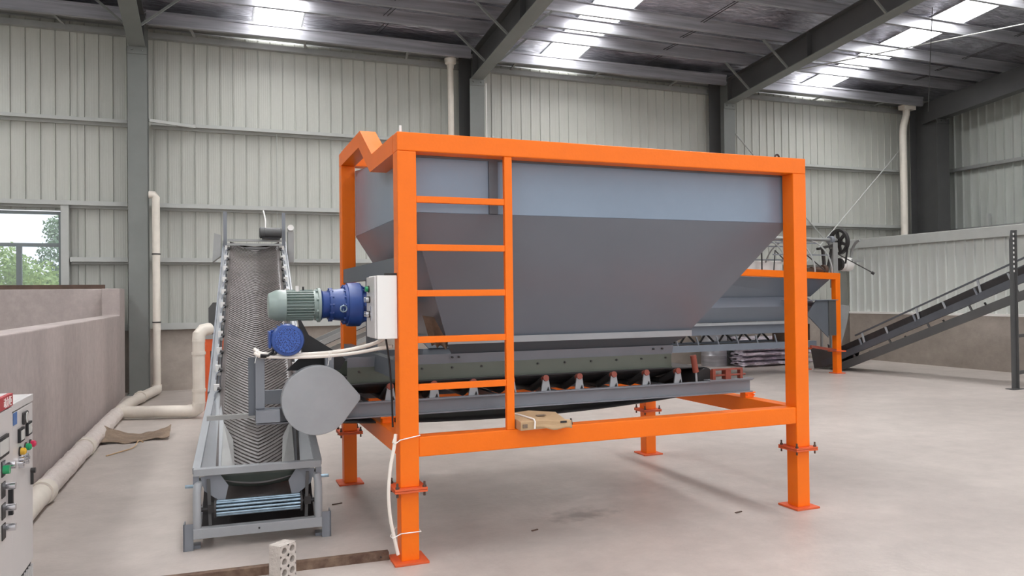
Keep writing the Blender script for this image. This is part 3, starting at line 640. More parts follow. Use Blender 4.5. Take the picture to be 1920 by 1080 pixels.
# white conduits
def smooth(pts, n=8):
    P = [Vector(p) for p in pts]; P = [P[0]]+P+[P[-1]]; out = []
    for i in range(1, len(P)-2):
        for k in range(n):
            s = k/n; a, b, c, d = P[i-1], P[i], P[i+1], P[i+2]
            out.append(.5*((2*b)+(c-a)*s+(2*a-5*b+4*c-d)*s*s+(3*b-a-3*c+d)*s**3))
    out.append(P[-2]); return out
t = thing('cable_conduit', 'pair of white flexible conduits tied along the feeder between post and control box', 'conduit', (.6, 5.1, 1.24))
obj('conduit_tube', G().tube(smooth([(.252, 5.16, 1.285), (.275, 5.14, 1.265), (.315, 5.13, 1.253), (.50, 5.10, 1.245), (.70, 5.06, 1.252), (.87, 4.95, 1.283), (.99, 4.86, 1.325), (1.02, 4.84, 1.352)]), .012, 10), 'conduit', t)
obj('conduit_tube', G().tube(smooth([(.250, 5.13, 1.262), (.28, 5.12, 1.243), (.33, 5.11, 1.236), (.50, 5.09, 1.228), (.70, 5.05, 1.232), (.86, 4.92, 1.255), (.98, 4.78, 1.288), (1.045, 4.74, 1.30)]), .011, 10), 'conduit', t)
g_ = G()
for xx, yy, zz in ((.262, 5.15, 1.268), (.70, 5.055, 1.242)):
    for d in (0, .012): g_.tube([Vector((xx+d, yy+.022*math.cos(a), zz-.01+.028*math.sin(a))) for a in [2*math.pi*k/12 for k in range(13)]], .002, 6)
    g_.cyl((xx, yy-.02, zz-.03), (xx-.01, yy-.03, zz-.07), .002, 6)
obj('cable_tie', g_, 'white', t, kind='stuff')
t = thing('cable_conduit', 'white conduit tied to the near left orange leg, bowing out to the left', 'conduit', (1.03, 4.6, .4))
obj('conduit_tube', G().tube(smooth([(1.033, 4.62, .775), (1.018, 4.60, .70), (.992, 4.59, .58), (.978, 4.58, .44), (.985, 4.58, .30), (1.008, 4.59, .18), (1.036, 4.60, .055)]), .011, 10), 'conduit', t)
g_ = G()
for z, d in ((.745, .02), (.185, .0)):
    xl = 1.018 if z > .5 else 1.0
    g_.tube([(xl, 4.572, z-.02), (1.05, 4.574, z), (1.172, 4.574, z+d), (1.174, 4.70, z+d), (1.172, 4.708, z+d), (1.045, 4.706, z), (xl-.005, 4.62, z-.02), (xl, 4.572, z-.02)], .0035, 6)
obj('cable_tie', g_, 'white', t, kind='stuff')
obj('control_cable', G().tube(smooth([(1.0, 4.72, 1.352), (1.02, 4.72, 1.2), (1.035, 4.73, 1.0), (1.04, 4.73, .8)]), .006, 8), 'black').name = 'control_cable'
tag(bpy.data.objects['control_cable'], 'thin black cable dropping from the white control box behind the left post', 'cable')

# flattened carton on the lower beam
ct = thing('carton', 'flattened brown cardboard carton lying on the front lower orange beam beside the ladder', 'carton', (1.97, 4.62, .754))
g_ = G(); g_.add([(1.80, 4.50, .756), (2.14, 4.535, .756), (2.15, 4.75, .756), (1.815, 4.80, .756), (1.80, 4.50, .812), (1.96, 4.515, .812), (2.14, 4.53, .790), (2.15, 4.74, .822), (1.97, 4.79, .836), (1.815, 4.80, .822)],
    [(3, 2, 1, 0), (0, 1, 6, 5, 4), (1, 2, 7, 6), (2, 3, 9, 8, 7), (3, 0, 4, 9), (4, 5, 8, 9), (5, 6, 7, 8)])
obj('box_body', g_, 'card', ct, bevel=.004)
def fn(u, v): return (1.90+.27*u, 4.52-.012*v+.02*u, .812-.022*u-.05*v+.008*math.sin(u*9))
obj('torn_flap', G().grid(fn, 12, 4), 'card', ct, solid=.003)
obj('hand_hole', G().box(2.085, 2.13, 4.524, 4.529, .782, .795), 'black', ct)
obj('strap', G().tube([(1.835, 4.80, .80), (1.84, 4.79, .83), (1.875, 4.64, .826), (1.895, 4.51, .822), (1.897, 4.497, .808), (1.893, 4.495, .764)], .0055, 6), 'white', ct)
obj('print_mark', G().box(1.815, 1.845, 4.494, 4.500, .772, .796), 'card_dark', ct); obj('print_mark', G().box(1.96, 2.02, 4.60, 4.64, .8255, .8275), 'card_dark', ct)
bo = obj('bolt_stub', G().cyl((2.20, 4.60, .754), (2.195, 4.60, .795), .009, 8, .006), 'iron'); tag(bo, 'small dark bolt standing on the orange beam right of the carton', 'bolt')

# ------------------------------------------------------------------ inclined belt conveyor, left
ic = thing('inclined_conveyor', 'grey inclined conveyor with a ribbed belt rising away from its low feed box', 'conveyor', (.285, 5.40, 0), R(-2.7))
def P(name, g_, m, **k): return obj(name, g_, m, ic, local=True, **k)
SL = .445; Zb = lambda y: .385+SL*y
fr = P('rim_bar', G().box(-.40, .40, -.03, .03, .462, .508), 'grey_light', bevel=.003)
for s in (-1, 1):
    P('rim_bar', G().bar((s*.385, .03, .485), (s*.335, 1.15, .87), .05, .045), 'grey_light', bevel=.003)
    # feed box side plate, sloping in to the belt
    a = [(s*.36, .02, .47), (s*.325, 1.12, .87), (s*.285, 1.12, .875), (s*.235, .62, .69), (s*.235, .06, .44), (s*.25, .02, .40)]
    P('side_plate', G().add(a, [(0, 1, 2, 3, 4, 5)]), 'grey_light', solid=.005)
    a = [(s*.238, .62, .70), (s*.17, .46, .60), (s*.15, .08, .43), (s*.238, .05, .445)]
    P('wear_plate', G().add(a, [(0, 1, 2, 3)]), 'gutter', solid=.006)
    P('skirt_leaf', G().add([(s*.36, -.01, .455), (s*.335, -.01, .36), (s*.215, .0, .265), (s*.19, .02, .38), (s*.24, .02, .455)], [(0, 1, 2, 3, 4)]), 'grey', solid=.005)
    # corner posts and bent pipes
    P('corner_post', G().box(s*.385-.018, s*.385+.018, -.02, .02, .12, .462), 'grey')
    P('bent_pipe', G().tube([(s*.34, .12, .40), (s*.36, .04, .415), (s*.375, -.035, .40), (s*.378, -.055, .36), (s*.378, -.055, .138)], .026, 14), 'grey_light')
    g_ = G(); bolt(g_, (s*.40, -.02, .40), (s, 0, 0), .012, .05); P('wing_bolt', g_, 'zinc')
    P('foot', G().box(s*.43-.03, s*.43+.03, -.07, -.062, 0, .17).box(s*.455-.004, s*.455+.004, -.07, .02, 0, .17).box(s*.39-.03, s*.39+.03, -.03, .05, .0, .02), 'grey')
    P('side_sill', G().bar((s*.385, -.04, .09), (s*.35, 1.5, .09), .04, .05), 'grey')
    # side stringer, two ledges with a groove, in one length up to the head
    P('stringer', G().bar((s*.335, 1.10, Zb(1.10)-.06), (s*.318, 4.25, Zb(4.25)-.055), .045, .10), 'grey_light', bevel=.004)
    P('stringer_edge', G().bar((s*.363, 1.10, Zb(1.10)-.05), (s*.346, 4.25, Zb(4.25)-.045), .014, .13), 'grey')
    P('lower_chord', G().bar((s*.335, .9, .42), (s*.33, 4.25, 1.93), .04, .05), 'grey')
P('sill', G().box(-.40, .40, -.085, -.02, .075, .138), 'grey_light', bevel=.003)
P('sill_bolt', G().cyl((0, -.086, .11), (0, -.092, .11), .006, 8), 'black')
P('belly_plate', G().add([(-.36, .10, .10), (.36, .10, .10), (.36, .50, .36), (-.36, .50, .36)], [(0, 1, 2, 3)]), 'rubber', solid=.004)
def fn(u, v): x = -.33+.66*u; return (x*(1-.12*v), .03+.06*v, .46-.07*v-.045*v*(1-(2*u-1)**2))
P('rubber_curtain', G().grid(fn, 16, 4), 'curtain', solid=.006)
# belt: shallow trough
def bz(x): return .055*(abs(x)/.275)**1.8
def fn(u, v): x = -.275+.55*u; y = .06+4.12*v; return (x, y, Zb(y)-.045+bz(x))
g_ = G().grid(fn, 10, 30)
def fn(u, v): a = math.pi*v; x = -.275+.55*u; return (x, 4.18+.11*math.sin(a), Zb(4.18)-.1+.075*math.cos(a)+bz(x)*(1-v))
g_.grid(fn, 10, 8)
def fn(u, v): x = -.26+.52*u; y = .10+4.08*v; return (x, y, Zb(y)-.21)
g_.grid(fn, 2, 12)
P('belt', g_, 'rubber_used', solid=.008)
# chevron ribs
g_ = G(); y = .10
while y < 4.1:
    for s in (-1, 1):
        prev = None
        for k in range(5):
            x = s*(.240*k/4); yy = y+abs(x)*.62; p = Vector((x, yy, Zb(yy)-.038+bz(x)))
            if prev is not None and yy < 4.17: g_.bar(prev, p, .009, .005)
            prev = p
    y += .040
P('belt_ribs', g_, 'rubber_used', kind='stuff')
# idler stations along both sides
first = []
sta = [1.15+.29*k for k in range(11)]
for s in (-1, 1):
    y = sta[0]; z = Zb(y)
    a = P('idler_bracket', G().box(s*.305-.02, s*.305+.02, y-.035, y+.015, z-.05, z+.035), 'white')
    b = P('roller_end', G().cyl((s*.30, y-.05, z), (s*.27, y-.05, z-.008), .018, 10), 'iron')
    c = P('return_hoop', G().tube(smooth([(s*.318, y-.16, z-.09), (s*.312, y-.11, z-.03), (s*.29, y-.07, z-.01)], 5), .006, 6), 'grey')
    first += [a, b, c]
for q in sta[1:]:
    for o in first: dup(o, (0, q-sta[0], SL*(q-sta[0])))
# tail cage pulley
g_ = G()
for k in range(12):
    a = 2*math.pi*k/12; g_.cyl((-.265, -.02+.045*math.cos(a), .245+.045*math.sin(a)), (.265, -.02+.045*math.cos(a), .245+.045*math.sin(a)), .009, 8)
tp = P('cage_pulley', g_, 'zinc')
for s in (-1, 1):
    obj('pulley_disc', G().cyl((s*.262, -.02, .245), (s*.275, -.02, .245), .064, 20), 'iron', tp, local=True)
    P('bearing_block', G().box(s*.30-.012, s*.30+.03, -.05, .03, .225, .275).cyl((s*.27, -.02, .245), (s*.37, -.02, .245), .014, 12), 'iron')
    P('tension_bar', G().bar((s*.31, -.03, .44), (s*.30, -.03, .14), .02, .015), 'steel_dark')
# head: crossbars, legs, covers
for s in (-1, 1):
    P('head_leg', G().box(s*.325-.02, s*.325+.02, 4.10, 4.14, 0, 2.62), 'grey')
    P('rear_leg', G().box(s*.325-.02, s*.325+.02, 2.4, 2.44, 0, 1.32), 'grey')
P('leg_tie', G().box(-.31, .31, 4.10, 4.13, .5, .54), 'grey'); P('leg_tie', G().box(-.31, .31, 2.4, 2.43, .4, .44), 'grey')
P('head_crossbar', G().box(-.30, .30, 4.06, 4.10, 2.275, 2.30), 'gutter'); P('head_crossbar', G().box(-.30, .30, 3.98, 4.02, 2.22, 2.245), 'gutter')
P('head_drum', G().cyl((-.28, 4.18, Zb(4.18)-.1), (.28, 4.18, Zb(4.18)-.1), .07, 20), 'iron')
hm = P('head_motor', G().lathe((.05, 4.06, 2.375), (1, 0, 0), [(0, .05), (.01, .066), (.06, .066), (.065, .062), (.24, .062), (.25, .05)], 24), 'steel_dark', label='small dark grey motor on the head of the conveyor')
obj('motor_base', G().box(.08, .28, 4.0, 4.1, 2.30, 2.32), 'black', hm, local=True)
P('side_guard', G().prism([(.365, 4.0, 2.02), (.365, 4.14, 2.02), (.365, 4.14, 2.40), (.365, 4.0, 2.40)], (.07, 0, 0)), 'gutter', bevel=.008)
P('guard_cap', G().cyl((.40, 3.98, 2.435), (.40, 4.12, 2.435), .035, 16), 'white')
P('end_cover', G().add([(-.37, 4.0, 2.1), (-.46, 4.0, 2.03), (-.46, 4.2, 2.03), (-.37, 4.2, 2.1), (-.37, 4.0, 2.34), (-.44, 4.0, 2.36), (-.44, 4.2, 2.36), (-.37, 4.2, 2.34)], [(0, 1, 5, 4), (1, 2, 6, 5), (2, 3, 7, 6), (4, 5, 6, 7), (0, 3, 2, 1), (0, 4, 7, 3)]), 'gutter')
P('motor_cable', G().tube(smooth([(.12, 4.15, 2.44), (.12, 4.2, 2.55), (.1, 4.3, 2.66)]), .008, 6), 'white')
tb = obj('tie_bar', G().box(-.035, .335, 5.62, 5.66, .800, .812).box(-.035, .335, 5.62, 5.63, .782, .800), 'gutter')
tag(tb, 'light grey flat bar across the conveyor belt just above the feed box', 'bar')

# ------------------------------------------------------------------ orange box with black fan housing
ob = thing('dust_unit', 'small orange framed box with a dark panel behind the inclined conveyor', 'machine', (.3, 12.1, 0))
g_ = G(); g_.box(-.14, -.02, 12.05, 12.15, 0, 1.03); g_.box(.60, .70, 12.05, 12.15, 0, 1.03); g_.box(-.02, .60, 12.05, 12.15, .86, 1.03); g_.box(-.14, -.04, 12.6, 12.7, 0, 1.03); g_.box(.60, .70, 12.6, 12.7, 0, 1.03)
g_.box(-.13, -.05, 12.15, 12.6, .9, 1.0); obj('frame', g_, 'orange_dull', ob)
obj('dark_panel', G().box(-.02, .60, 12.12, 12.14, .05, .86), 'steel_dark', ob); obj('top_plate', G().box(-.14, .70, 12.04, 12.7, 1.03, 1.09), 'gutter', ob)
obj('fan_housing', G().prism([(-.04, 12.2, 1.16), (.06, 12.2, 1.13), (.5, 12.2, 1.13), (.5, 12.2, 1.56), (.02, 12.2, 1.56), (-.04, 12.2, 1.48)], (0, .3, 0)), 'steel_dark', ob)
obj('fan_foot', G().box(.0, .45, 12.25, 12.45, 1.09, 1.13), 'black', ob)

# ------------------------------------------------------------------ conveyor glimpsed behind the big hopper
rcv = thing('rear_conveyor', 'light grey sloping conveyor rails glimpsed between gear motor and far left orange leg', 'conveyor', (1.8, 11, 0))
for yy in (10.75, 11.35):
    obj('side_rail', G().bar((.75, yy, .72), (3.6, yy, 1.93), .03, .07), 'gutter', rcv); obj('lower_rail', G().bar((.9, yy, .56), (3.6, yy, 1.73), .04, .06), 'gutter', rcv)
obj('belt', G().bar((.8, 11.05, .70), (3.6, 11.05, 1.88), .5, .02), 'rubber', rcv)
for xx in (1.0, 3.3):
    for yy in (10.75, 11.35): obj('leg', G().box(xx-.03, xx+.03, yy-.03, yy+.03, 0, .60 if xx < 2 else 1.60), 'gutter', rcv)

# ------------------------------------------------------------------ screening machine in the background
sm = thing('screening_hopper', 'smaller grey hopper machine in an orange frame behind the right end of the big hopper', 'machine', (9.4, 12.8, 0))
def leg2(x, y):
    p = obj('post', G().box(x, x+.12, y, y+.12, .0, 1.87), 'orange', sm, bevel=.006); obj('joint_plate', G().box(x-.06, x+.18, y-.06, y+.18, .43, .455), 'orange_dull', p)
    obj('base_plate', G().box(x-.05, x+.17, y-.05, y+.17, .001, .015), 'orange_dull', p)
for x in (7.05, 11.50):
    for y in (11.9, 12.83): leg2(x, y)
obj('top_rail', G().hexa([(7.05, 11.9, 2.02), (11.62, 11.9, 1.86), (11.62, 12.02, 1.86), (7.05, 12.02, 2.02)], [(7.05, 11.9, 2.145), (11.62, 11.9, 1.985), (11.62, 12.02, 1.985), (7.05, 12.02, 2.145)]), 'orange', sm); obj('top_rail', G().box(7.05, 11.62, 12.83, 12.95, 1.87, 1.99), 'orange', sm)
obj('side_rail', G().box(11.50, 11.62, 12.02, 12.83, 1.87, 1.99), 'orange', sm); obj('side_rail', G().box(7.05, 7.17, 12.02, 12.83, 1.87, 1.99), 'orange', sm)
obj('hopper_wall', G().add([(7.2, 12.03, 2.0), (11.46, 12.03, 1.86), (11.22, 12.3, 1.53), (7.4, 12.3, 1.53), (7.2, 12.82, 1.86), (11.46, 12.82, 1.86), (11.22, 12.65, 1.53), (7.4, 12.65, 1.53)],
    [(0, 1, 2, 3), (1, 5, 6, 2), (5, 4, 7, 6), (4, 0, 3, 7)]), 'hopper', sm, solid=.01)
obj('ledge_plate', G().hexa([(7.4, 12.12, 1.345), (11.25, 12.12, 1.345), (11.25, 12.35, 1.345), (7.4, 12.35, 1.345)], [(7.4, 12.27, 1.53), (11.1, 12.27, 1.53), (11.1, 12.35, 1.53), (7.4, 12.35, 1.53)]), 'hopper', sm)
obj('lower_wall', G().add([(7.4, 12.12, 1.345), (11.2, 12.12, 1.345), (10.9, 12.3, 1.06), (7.5, 12.3, 1.06)], [(0, 1, 2, 3)]), 'hopper', sm, solid=.01)
obj('outlet_flange', G().box(7.5, 10.9, 12.2, 12.3, 1.0, 1.05), 'grey_light', sm)
obj('skirt_plate', G().box(7.5, 10.9, 12.28, 12.30, .82, 1.0), 'hopper', sm)
g_ = G()
obj('conveyor_rail', G().box(7.3, 11.2, 12.12, 12.2, .53, .65), 'hopper', sm); obj('conveyor_rail', G().box(7.3, 11.2, 12.95, 13.03, .53, .65), 'hopper', sm)
obj('belt', G().box(7.3, 11.1, 12.25, 12.9, .60, .615), 'rubber', sm)
for k in range(8):
    x = 7.55+.45*k; ii = obj('idler_bracket', G().bar((x, 12.16, .65), (x-.05, 12.16, .80), .03, .02), 'grey', sm)
    obj('truss_bar', G().bar((x+.1, 12.9, .65), (x+.22, 12.9, .80), .03, .03).bar((x+.42, 12.9, .65), (x+.26, 12.9, .80), .03, .03), 'iron', ii)
obj('chute_plate', G().prism([(10.75, 11.88, 1.18), (10.98, 11.88, 1.45), (11.28, 11.88, 1.45), (11.28, 11.88, .72)], (0, .02, 0)), 'hopper_dark', sm)
obj('chute_plate', G().box(11.28, 11.46, 11.86, 11.88, .76, 1.45), 'steel_dark', sm); obj('chute_top', G().box(10.35, 11.5, 11.84, 12.12, 1.45, 1.465), 'hopper', sm)
obj('end_plate', G().prism([(11.66, 12.0, 1.36), (11.95, 12.0, 1.34), (11.90, 12.0, 1.08), (11.74, 12.0, .62), (11.68, 12.0, .50)], (0, .015, 0)), 'gutter', sm)
obj('brace', G().bar((10.85, 11.9, .56), (11.5, 11.93, .46), .05, .05), 'primer', sm); obj('strut', G().box(11.1, 11.16, 12.3, 12.36, .40, .9), 'iron', sm)
obj('drive_block', G().box(10.6, 11.2, 12.3, 12.7, .65, .98).cyl((10.7, 12.28, .8), (10.7, 12.2, .8), .07, 12), 'rustdark', sm)
obj('small_frame', G().box(12.15, 12.19, 13.0, 13.04, 0, 1.0).box(12.40, 12.44, 13.0, 13.04, 0, 1.0).box(12.19, 12.40, 13.0, 13.04, .96, 1.0), 'gutter', sm)
# caged drum on top
td = thing('screen_drum', 'round wire cage drum with a shaft and large spoked pulley on the rear orange frame', 'machine', (11.1, 12.8, 1.99))
for x in (10.45, 11.12, 11.55):
    obj('hoop', G().tube([Vector((x, 12.8-.76*math.cos(a), 1.995+.70*math.sin(a))) for a in [math.pi*k/28 for k in range(29)]], .016, 8), 'gutter', td)
for a in (.55, 1.1, 1.57, 2.1, 2.65):
    obj('long_bar', G().bar((10.2, 12.8-.75*math.cos(a), 1.995+.69*math.sin(a)), (11.6, 12.8-.75*math.cos(a), 1.995+.69*math.sin(a)), .025, .025), 'grey', td)
for x0, x1 in ((10.45, 10.75), (11.12, 10.75), (11.12, 11.5), (10.45, 10.2)):
    obj('spoke', G().bar((x0, 12.4, 2.45), (x1, 12.15, 2.02), .022, .022), 'iron', td)
for x in (10.45, 11.12, 11.55): obj('spoke', G().bar((x, 12.8, 2.0), (x, 12.80, 2.70), .02, .02), 'iron', td)
def fn(u, v): return (10.1+1.45*u, 13.50+.02*math.sin(u*23), 2.0+.30*v)
obj('cover_sheet', G().grid(fn, 20, 8), 'white', td, solid=.004, label='pale plastic sheet inside the cage')
obj('shaft', G().cyl((10.1, 12.6, 2.72), (12.22, 12.6, 2.70), .035, 14), 'gutter', td)
obj('bearing', G().cyl((12.02, 12.6, 2.70), (12.10, 12.6, 2.70), .085, 18), 'grey', td)
pw = None
def wheel(xc, yc, zc, R0, nh, rh, rc, th, name, m, par):
    bm = G(); n = 36
    bm.lathe((xc, yc, zc), (1, 0, 0), [(0, R0*.80), (0, R0), (th, R0), (th, R0*.80), (0, R0*.80)], n, caps=False)
    w = obj(name, bm, m, par); bm = G(); bm.lathe((xc, yc, zc), (1, 0, 0), [(0, R0*.3), (th, R0*.3)], 20)
    for k in range(nh):
        a = 2*math.pi*(k+.3)/nh; bm.bar((xc+th/2, yc+R0*.28*math.cos(a), zc+R0*.28*math.sin(a)), (xc+th/2, yc+R0*.84*math.cos(a), zc+R0*.84*math.sin(a)), R0*.2, th*.7, (1, 0, 0))
    obj('spokes', bm, m, w); return w
wheel(12.24, 12.6, 2.66, .27, 6, .06, .15, .07, 'pulley_wheel', 'iron', td)
obj('small_pulley', G().lathe((12.22, 12.55, 2.19), (1, 0, 0), [(0, .05), (.02, .06), (.04, .12), (.10, .12), (.105, .145), (.28, .145), (.285, .12)], 24), 'white', td)
obj('pulley_hub', G().lathe((12.19, 12.55, 2.19), (1, 0, 0), [(0, .13), (.06, .13)], 24), 'iron', td)
obj('drive_belt', G().bar((12.27, 12.35, 2.55), (12.27, 12.42, 2.2), .03, .02).bar((12.27, 12.86, 2.62), (12.27, 12.68, 2.2), .03, .02), 'rubber', td)
obj('bearing_post', G().box(11.98, 12.10, 12.45, 12.55, 1.70, 2.64), 'gutter', td)
obj('bearing_frame', G().bar((11.62, 12.5, 2.5), (12.0, 12.5, 2.58), .08, .05).bar((11.75, 12.5, 2.5), (11.80, 12.5, 1.99), .05, .05).bar((11.98, 12.5, 2.5), (11.85, 12.5, 2.0), .04, .04), 'iron', td)
obj('motor_group', G().cyl((11.35, 12.4, 2.06), (11.62, 12.4, 2.06), .07, 14).cyl((11.64, 12.4, 2.08), (11.72, 12.4, 2.08), .09, 14).box(11.2, 11.4, 12.33, 12.47, 1.995, 2.1), 'rustdark', td)
obj('handle_rod', G().bar((12.1, 12.5, 2.42), (12.78, 12.2, 2.0), .018, .018).cyl((12.76, 12.21, 2.01), (12.80, 12.19, 1.98), .03, 10), 'iron', td)
obj('curved_guard', G().tube([Vector((12.55+.0*k, 12.3+.25*math.cos(a), 2.28+.40*math.sin(a))) for k, a in enumerate([math.pi*.5*q/10 for q in range(11)])], .03, 8), 'gutter', td)
obj('guard_foot', G().box(12.45, 12.75, 12.4, 12.6, 2.24, 2.29), 'gutter', td)

# foil rolls and drum under it
fb = thing('foil_bundle', 'heap of crumpled silver insulation foil against the wall under the rear hopper', 'bundle', (11.1, 14.3, 0))
for i in range(6):
    z = .06+.105*i; y0 = 14.05+.06*(i % 2)
    def fn(u, v, z=z, y0=y0, i=i):
        a = 2*math.pi*v; x = 10.75+1.9*u; n1 = NZ.noise(Vector((x*3, math.cos(a)*2+i*7, math.sin(a)*2))); e = 1 if 0 < u < 1 else .3
        return (x+.05*n1, y0+(.30*math.cos(a))*e*(1+.25*n1), z+(.055*math.sin(a)+.03*n1)*e)
    obj('foil_fold', G().grid(fn, 36, 12), 'foilroll', fb)
db = thing('steel_drum', 'dull silver steel drum standing left of the crumpled foil heap', 'drum', (10.45, 14.45, 0))
obj('shell', G().lathe((10.45, 14.45, 0), (0, 0, 1), [(0, .28), (.02, .285), (.22, .28), (.24, .29), (.26, .28), (.5, .28), (.52, .29), (.54, .28), (.78, .28), (.8, .285)], 28), 'galv', db)

# ------------------------------------------------------------------ dark inclined conveyor on the right
A0, B0 = Vector((11.92, 12.92, 0)), Vector((12.76, 9.29, 0)); DU = (B0-A0).normalized(); NU = Vector((-DU.y, DU.x, 0)); NU = NU if NU.x > 0 else -NU
dc = thing('dark_conveyor', 'long dark grey inclined belt conveyor rising in front of the white inner wall', 'conveyor', (12.3, 11.0, 0))
def cp(s, z, n=0): q = A0+DU*s+NU*n; return Vector((q.x, q.y, z))
Lc = 7.5; zt = lambda s: .56+.455*s
zc = lambda s: 1.0855+.445*(s-2.36)      # side channel
zh = lambda s: 1.4005+.46*(s-2.36)       # hand rail
zl = lambda s: .835+.425*(s-2.36)       # lower chord
for n in (0, .62):
    e_ = 0 if n == 0 else .15
    obj('side_channel', G().bar(cp(.15, zc(.15)+e_, n), cp(Lc, zc(Lc)+e_, n), .05, .13 if n == 0 else .06), 'conv_dark', dc)
    obj('lower_chord', G().bar(cp(.45, zl(.45)+e_, n), cp(Lc, zl(Lc)+e_, n), .05, .15 if n == 0 else .05), 'steel_dark', dc)
    obj('hand_rail', G().bar(cp(.9, zh(.9), n), cp(Lc, zh(Lc), n), .035, .028), 'conv_dark', dc)
    obj('foot_plate', G().prism([cp(-.05, .005, n), cp(.50, .06, n), cp(.6, .34, n), cp(.1, .40, n), cp(-.14, .48, n)], NU*.012), 'steel_dark', dc)
    for k in range(9):
        s_ = .9+.75*k; obj('truss_post', G().bar(cp(s_, zl(s_)+.06, n), cp(s_-.07, zc(s_)-.05, n), .03, .03), 'steel_dark', dc)
        s_ = 1.1+1.1*k
        if s_ < Lc-.2: obj('rail_strut', G().bar(cp(s_, zc(s_)+.05, n), cp(s_-.06, zh(s_)-.01, n), .03, .03), 'grey_light' if n == 0 else 'conv_dark', dc)
zb_ = lambda s: zc(s)+.14
obj('belt', G().bar(cp(.05, zb_(.05), .31), cp(Lc, zb_(Lc), .31), .54, .13), 'rubber', dc)
obj('return_belt', G().bar(cp(.4, zl(.4)+.04, .31), cp(Lc, zl(Lc)+.04, .31), .5, .012), 'rubber', dc)
for k in range(13):
    s_ = .5+.55*k
    obj('idler_bracket', G().bar(cp(s_, zc(s_)+.05, -.028), cp(s_-.05, zc(s_)+.17, -.028), .045, .02), 'grey_light' if k % 2 == 0 else 'grey', dc)
obj('tail_drum', G().cyl(cp(.06, .30, .03), cp(.06, .30, .59), .12, 20), 'iron', dc)
st = thing('conveyor_stand', 'dark perforated steel post with crossbars holding up the dark conveyor at the right edge', 'stand', (12.18, 8.75, 0))
for n in (0, 1):
    xo, yo = (0, 0) if n == 0 else (.86, .2)
    g_ = G(); g_.prism([(12.05+xo, 8.72+yo, .01), (12.17+xo, 8.72+yo, .01), (12.17+xo, 8.72+yo, 2.58), (12.09+xo, 8.72+yo, 2.58), (12.05+xo, 8.72+yo, 2.42)], (0, .01, 0)); g_.box(12.16+xo, 12.17+xo, 8.68+yo, 8.72+yo, .01, 2.58)
    obj('post', g_, 'steel_dark', st); obj('foot_plate', G().box(12.0+xo, 12.26+xo, 8.66+yo, 8.8+yo, 0, .012), 'steel_dark', st)
    g_ = G()
    for k in range(9): g_.box(12.125+xo, 12.15+xo, 8.712+yo, 8.719+yo, 1.9+.075*k, 1.935+.075*k)
    obj('slot', g_, 'white', st, kind='stuff')
for z in (.86, .26): obj('crossbar', G().bar((12.17, 8.73, z), (12.92, 8.93, z), .05, .05), 'steel_dark', st)

# ------------------------------------------------------------------ electrical cabinets, near left
def rot_text(s, size, y0, z0, x, m, parent):
    cu = bpy.data.curves.new('txt', 'FONT'); cu.body = s; cu.size = size; cu.extrude = .0012; cu.align_x = 'LEFT'
    to = bpy.data.objects.new('txt', cu); COL.objects.link(to); bpy.context.view_layer.update()
    me = bpy.data.meshes.new_from_object(to.evaluated_get(bpy.context.evaluated_depsgraph_get())); COL.objects.unlink(to); bpy.data.objects.remove(to)
    R_ = Matrix(((0, 0, 1, x), (1, 0, 0, y0), (0, 1, 0, z0), (0, 0, 0, 1))); me.transform(wmat(parent).inverted() @ R_); me.name = 'sign_text'; me.materials.clear(); me.materials.append(M[m])
    o = bpy.data.objects.new('sign_text', me); COL.objects.link(o); o.parent = parent; WM[o.name] = wmat(parent).copy(); return o
cf = -.90
c1 = thing('electrical_cabinet', 'pale grey electrical cabinet with meters, coloured lamps and handle, nearer the orange frame', 'cabinet', (-1.03, 4.59, 0))
obj('body', G().box(-1.17, cf-.02, 4.35, 4.83, .12, 1.105), 'cabinet', c1, bevel=.003)
obj('header', G().box(cf-.02, cf, 4.35, 4.83, 1.068, 1.105), 'cabinet', c1, bevel=.002)
d1 = obj('door', G().box(cf-.02, cf-.001, 4.362, 4.818, .222, 1.060), 'cabinet', c1, bevel=.003)
obj('handle', G().box(cf, cf+.012, 4.755, 4.775, .632, .70).cyl((cf, 4.765, .705), (cf+.022, 4.765, .705), .014, 12), 'iron', d1)
v = obj('vent_base', G().box(-1.16, cf-.02, 4.36, 4.82, 0, .12).box(cf-.02, cf-.012, 4.36, 4.82, 0, .215), 'black', c1)
g_ = G()
for k in range(9):
    y = 4.38+k*.05; g_.bar((cf-.006, y, .02), (cf-.006, y+.03, .20), .012, .012, (1, 0, 0))
obj('louver', g_, 'cabinet', v, kind='stuff')
obj('sticker', G().box(cf, cf+.002, 4.376, 4.452, 1.0, 1.06), 'bluesign', c1)
gg = obj('gauge', G().box(cf, cf+.014, 4.565, 4.655, .975, 1.04), 'iron', c1, bevel=.01); obj('gauge_face', G().cyl((cf+.014, 4.61, 1.008), (cf+.016, 4.61, 1.008), .028, 20), 'meter', gg)
for y, z in ((4.47, .90), (4.645, .905)):
    mm = obj('meter', G().box(cf, cf+.012, y, y+.098, z, z+.068), 'black', c1); obj('meter_face', G().box(cf+.012, cf+.014, y+.014, y+.084, z+.010, z+.058), 'meter', mm)
for y, z, m_ in ((4.51, .852, 'y_btn'), (4.632, .853, 'g_btn'), (4.742, .85, 'r_btn')):
    bb = obj('lamp', G().lathe((cf, y, z), (1, 0, 0), [(0, .018), (.022, .018), (.03, .01)], 16), m_, c1)
    obj('bezel', G().cyl((cf, y, z), (cf+.006, y, z), .024, 16), 'iron', bb)
for y, z in ((4.50, .797), (4.61, .797)):
    for dy, dz in ((-.022, .0), (.022, .0), (0, .016), (0, -.016)): obj('switch', G().cyl((cf, y+dy, z+dz), (cf+.022, y+dy, z+dz), .011, 12), 'chrome', c1)
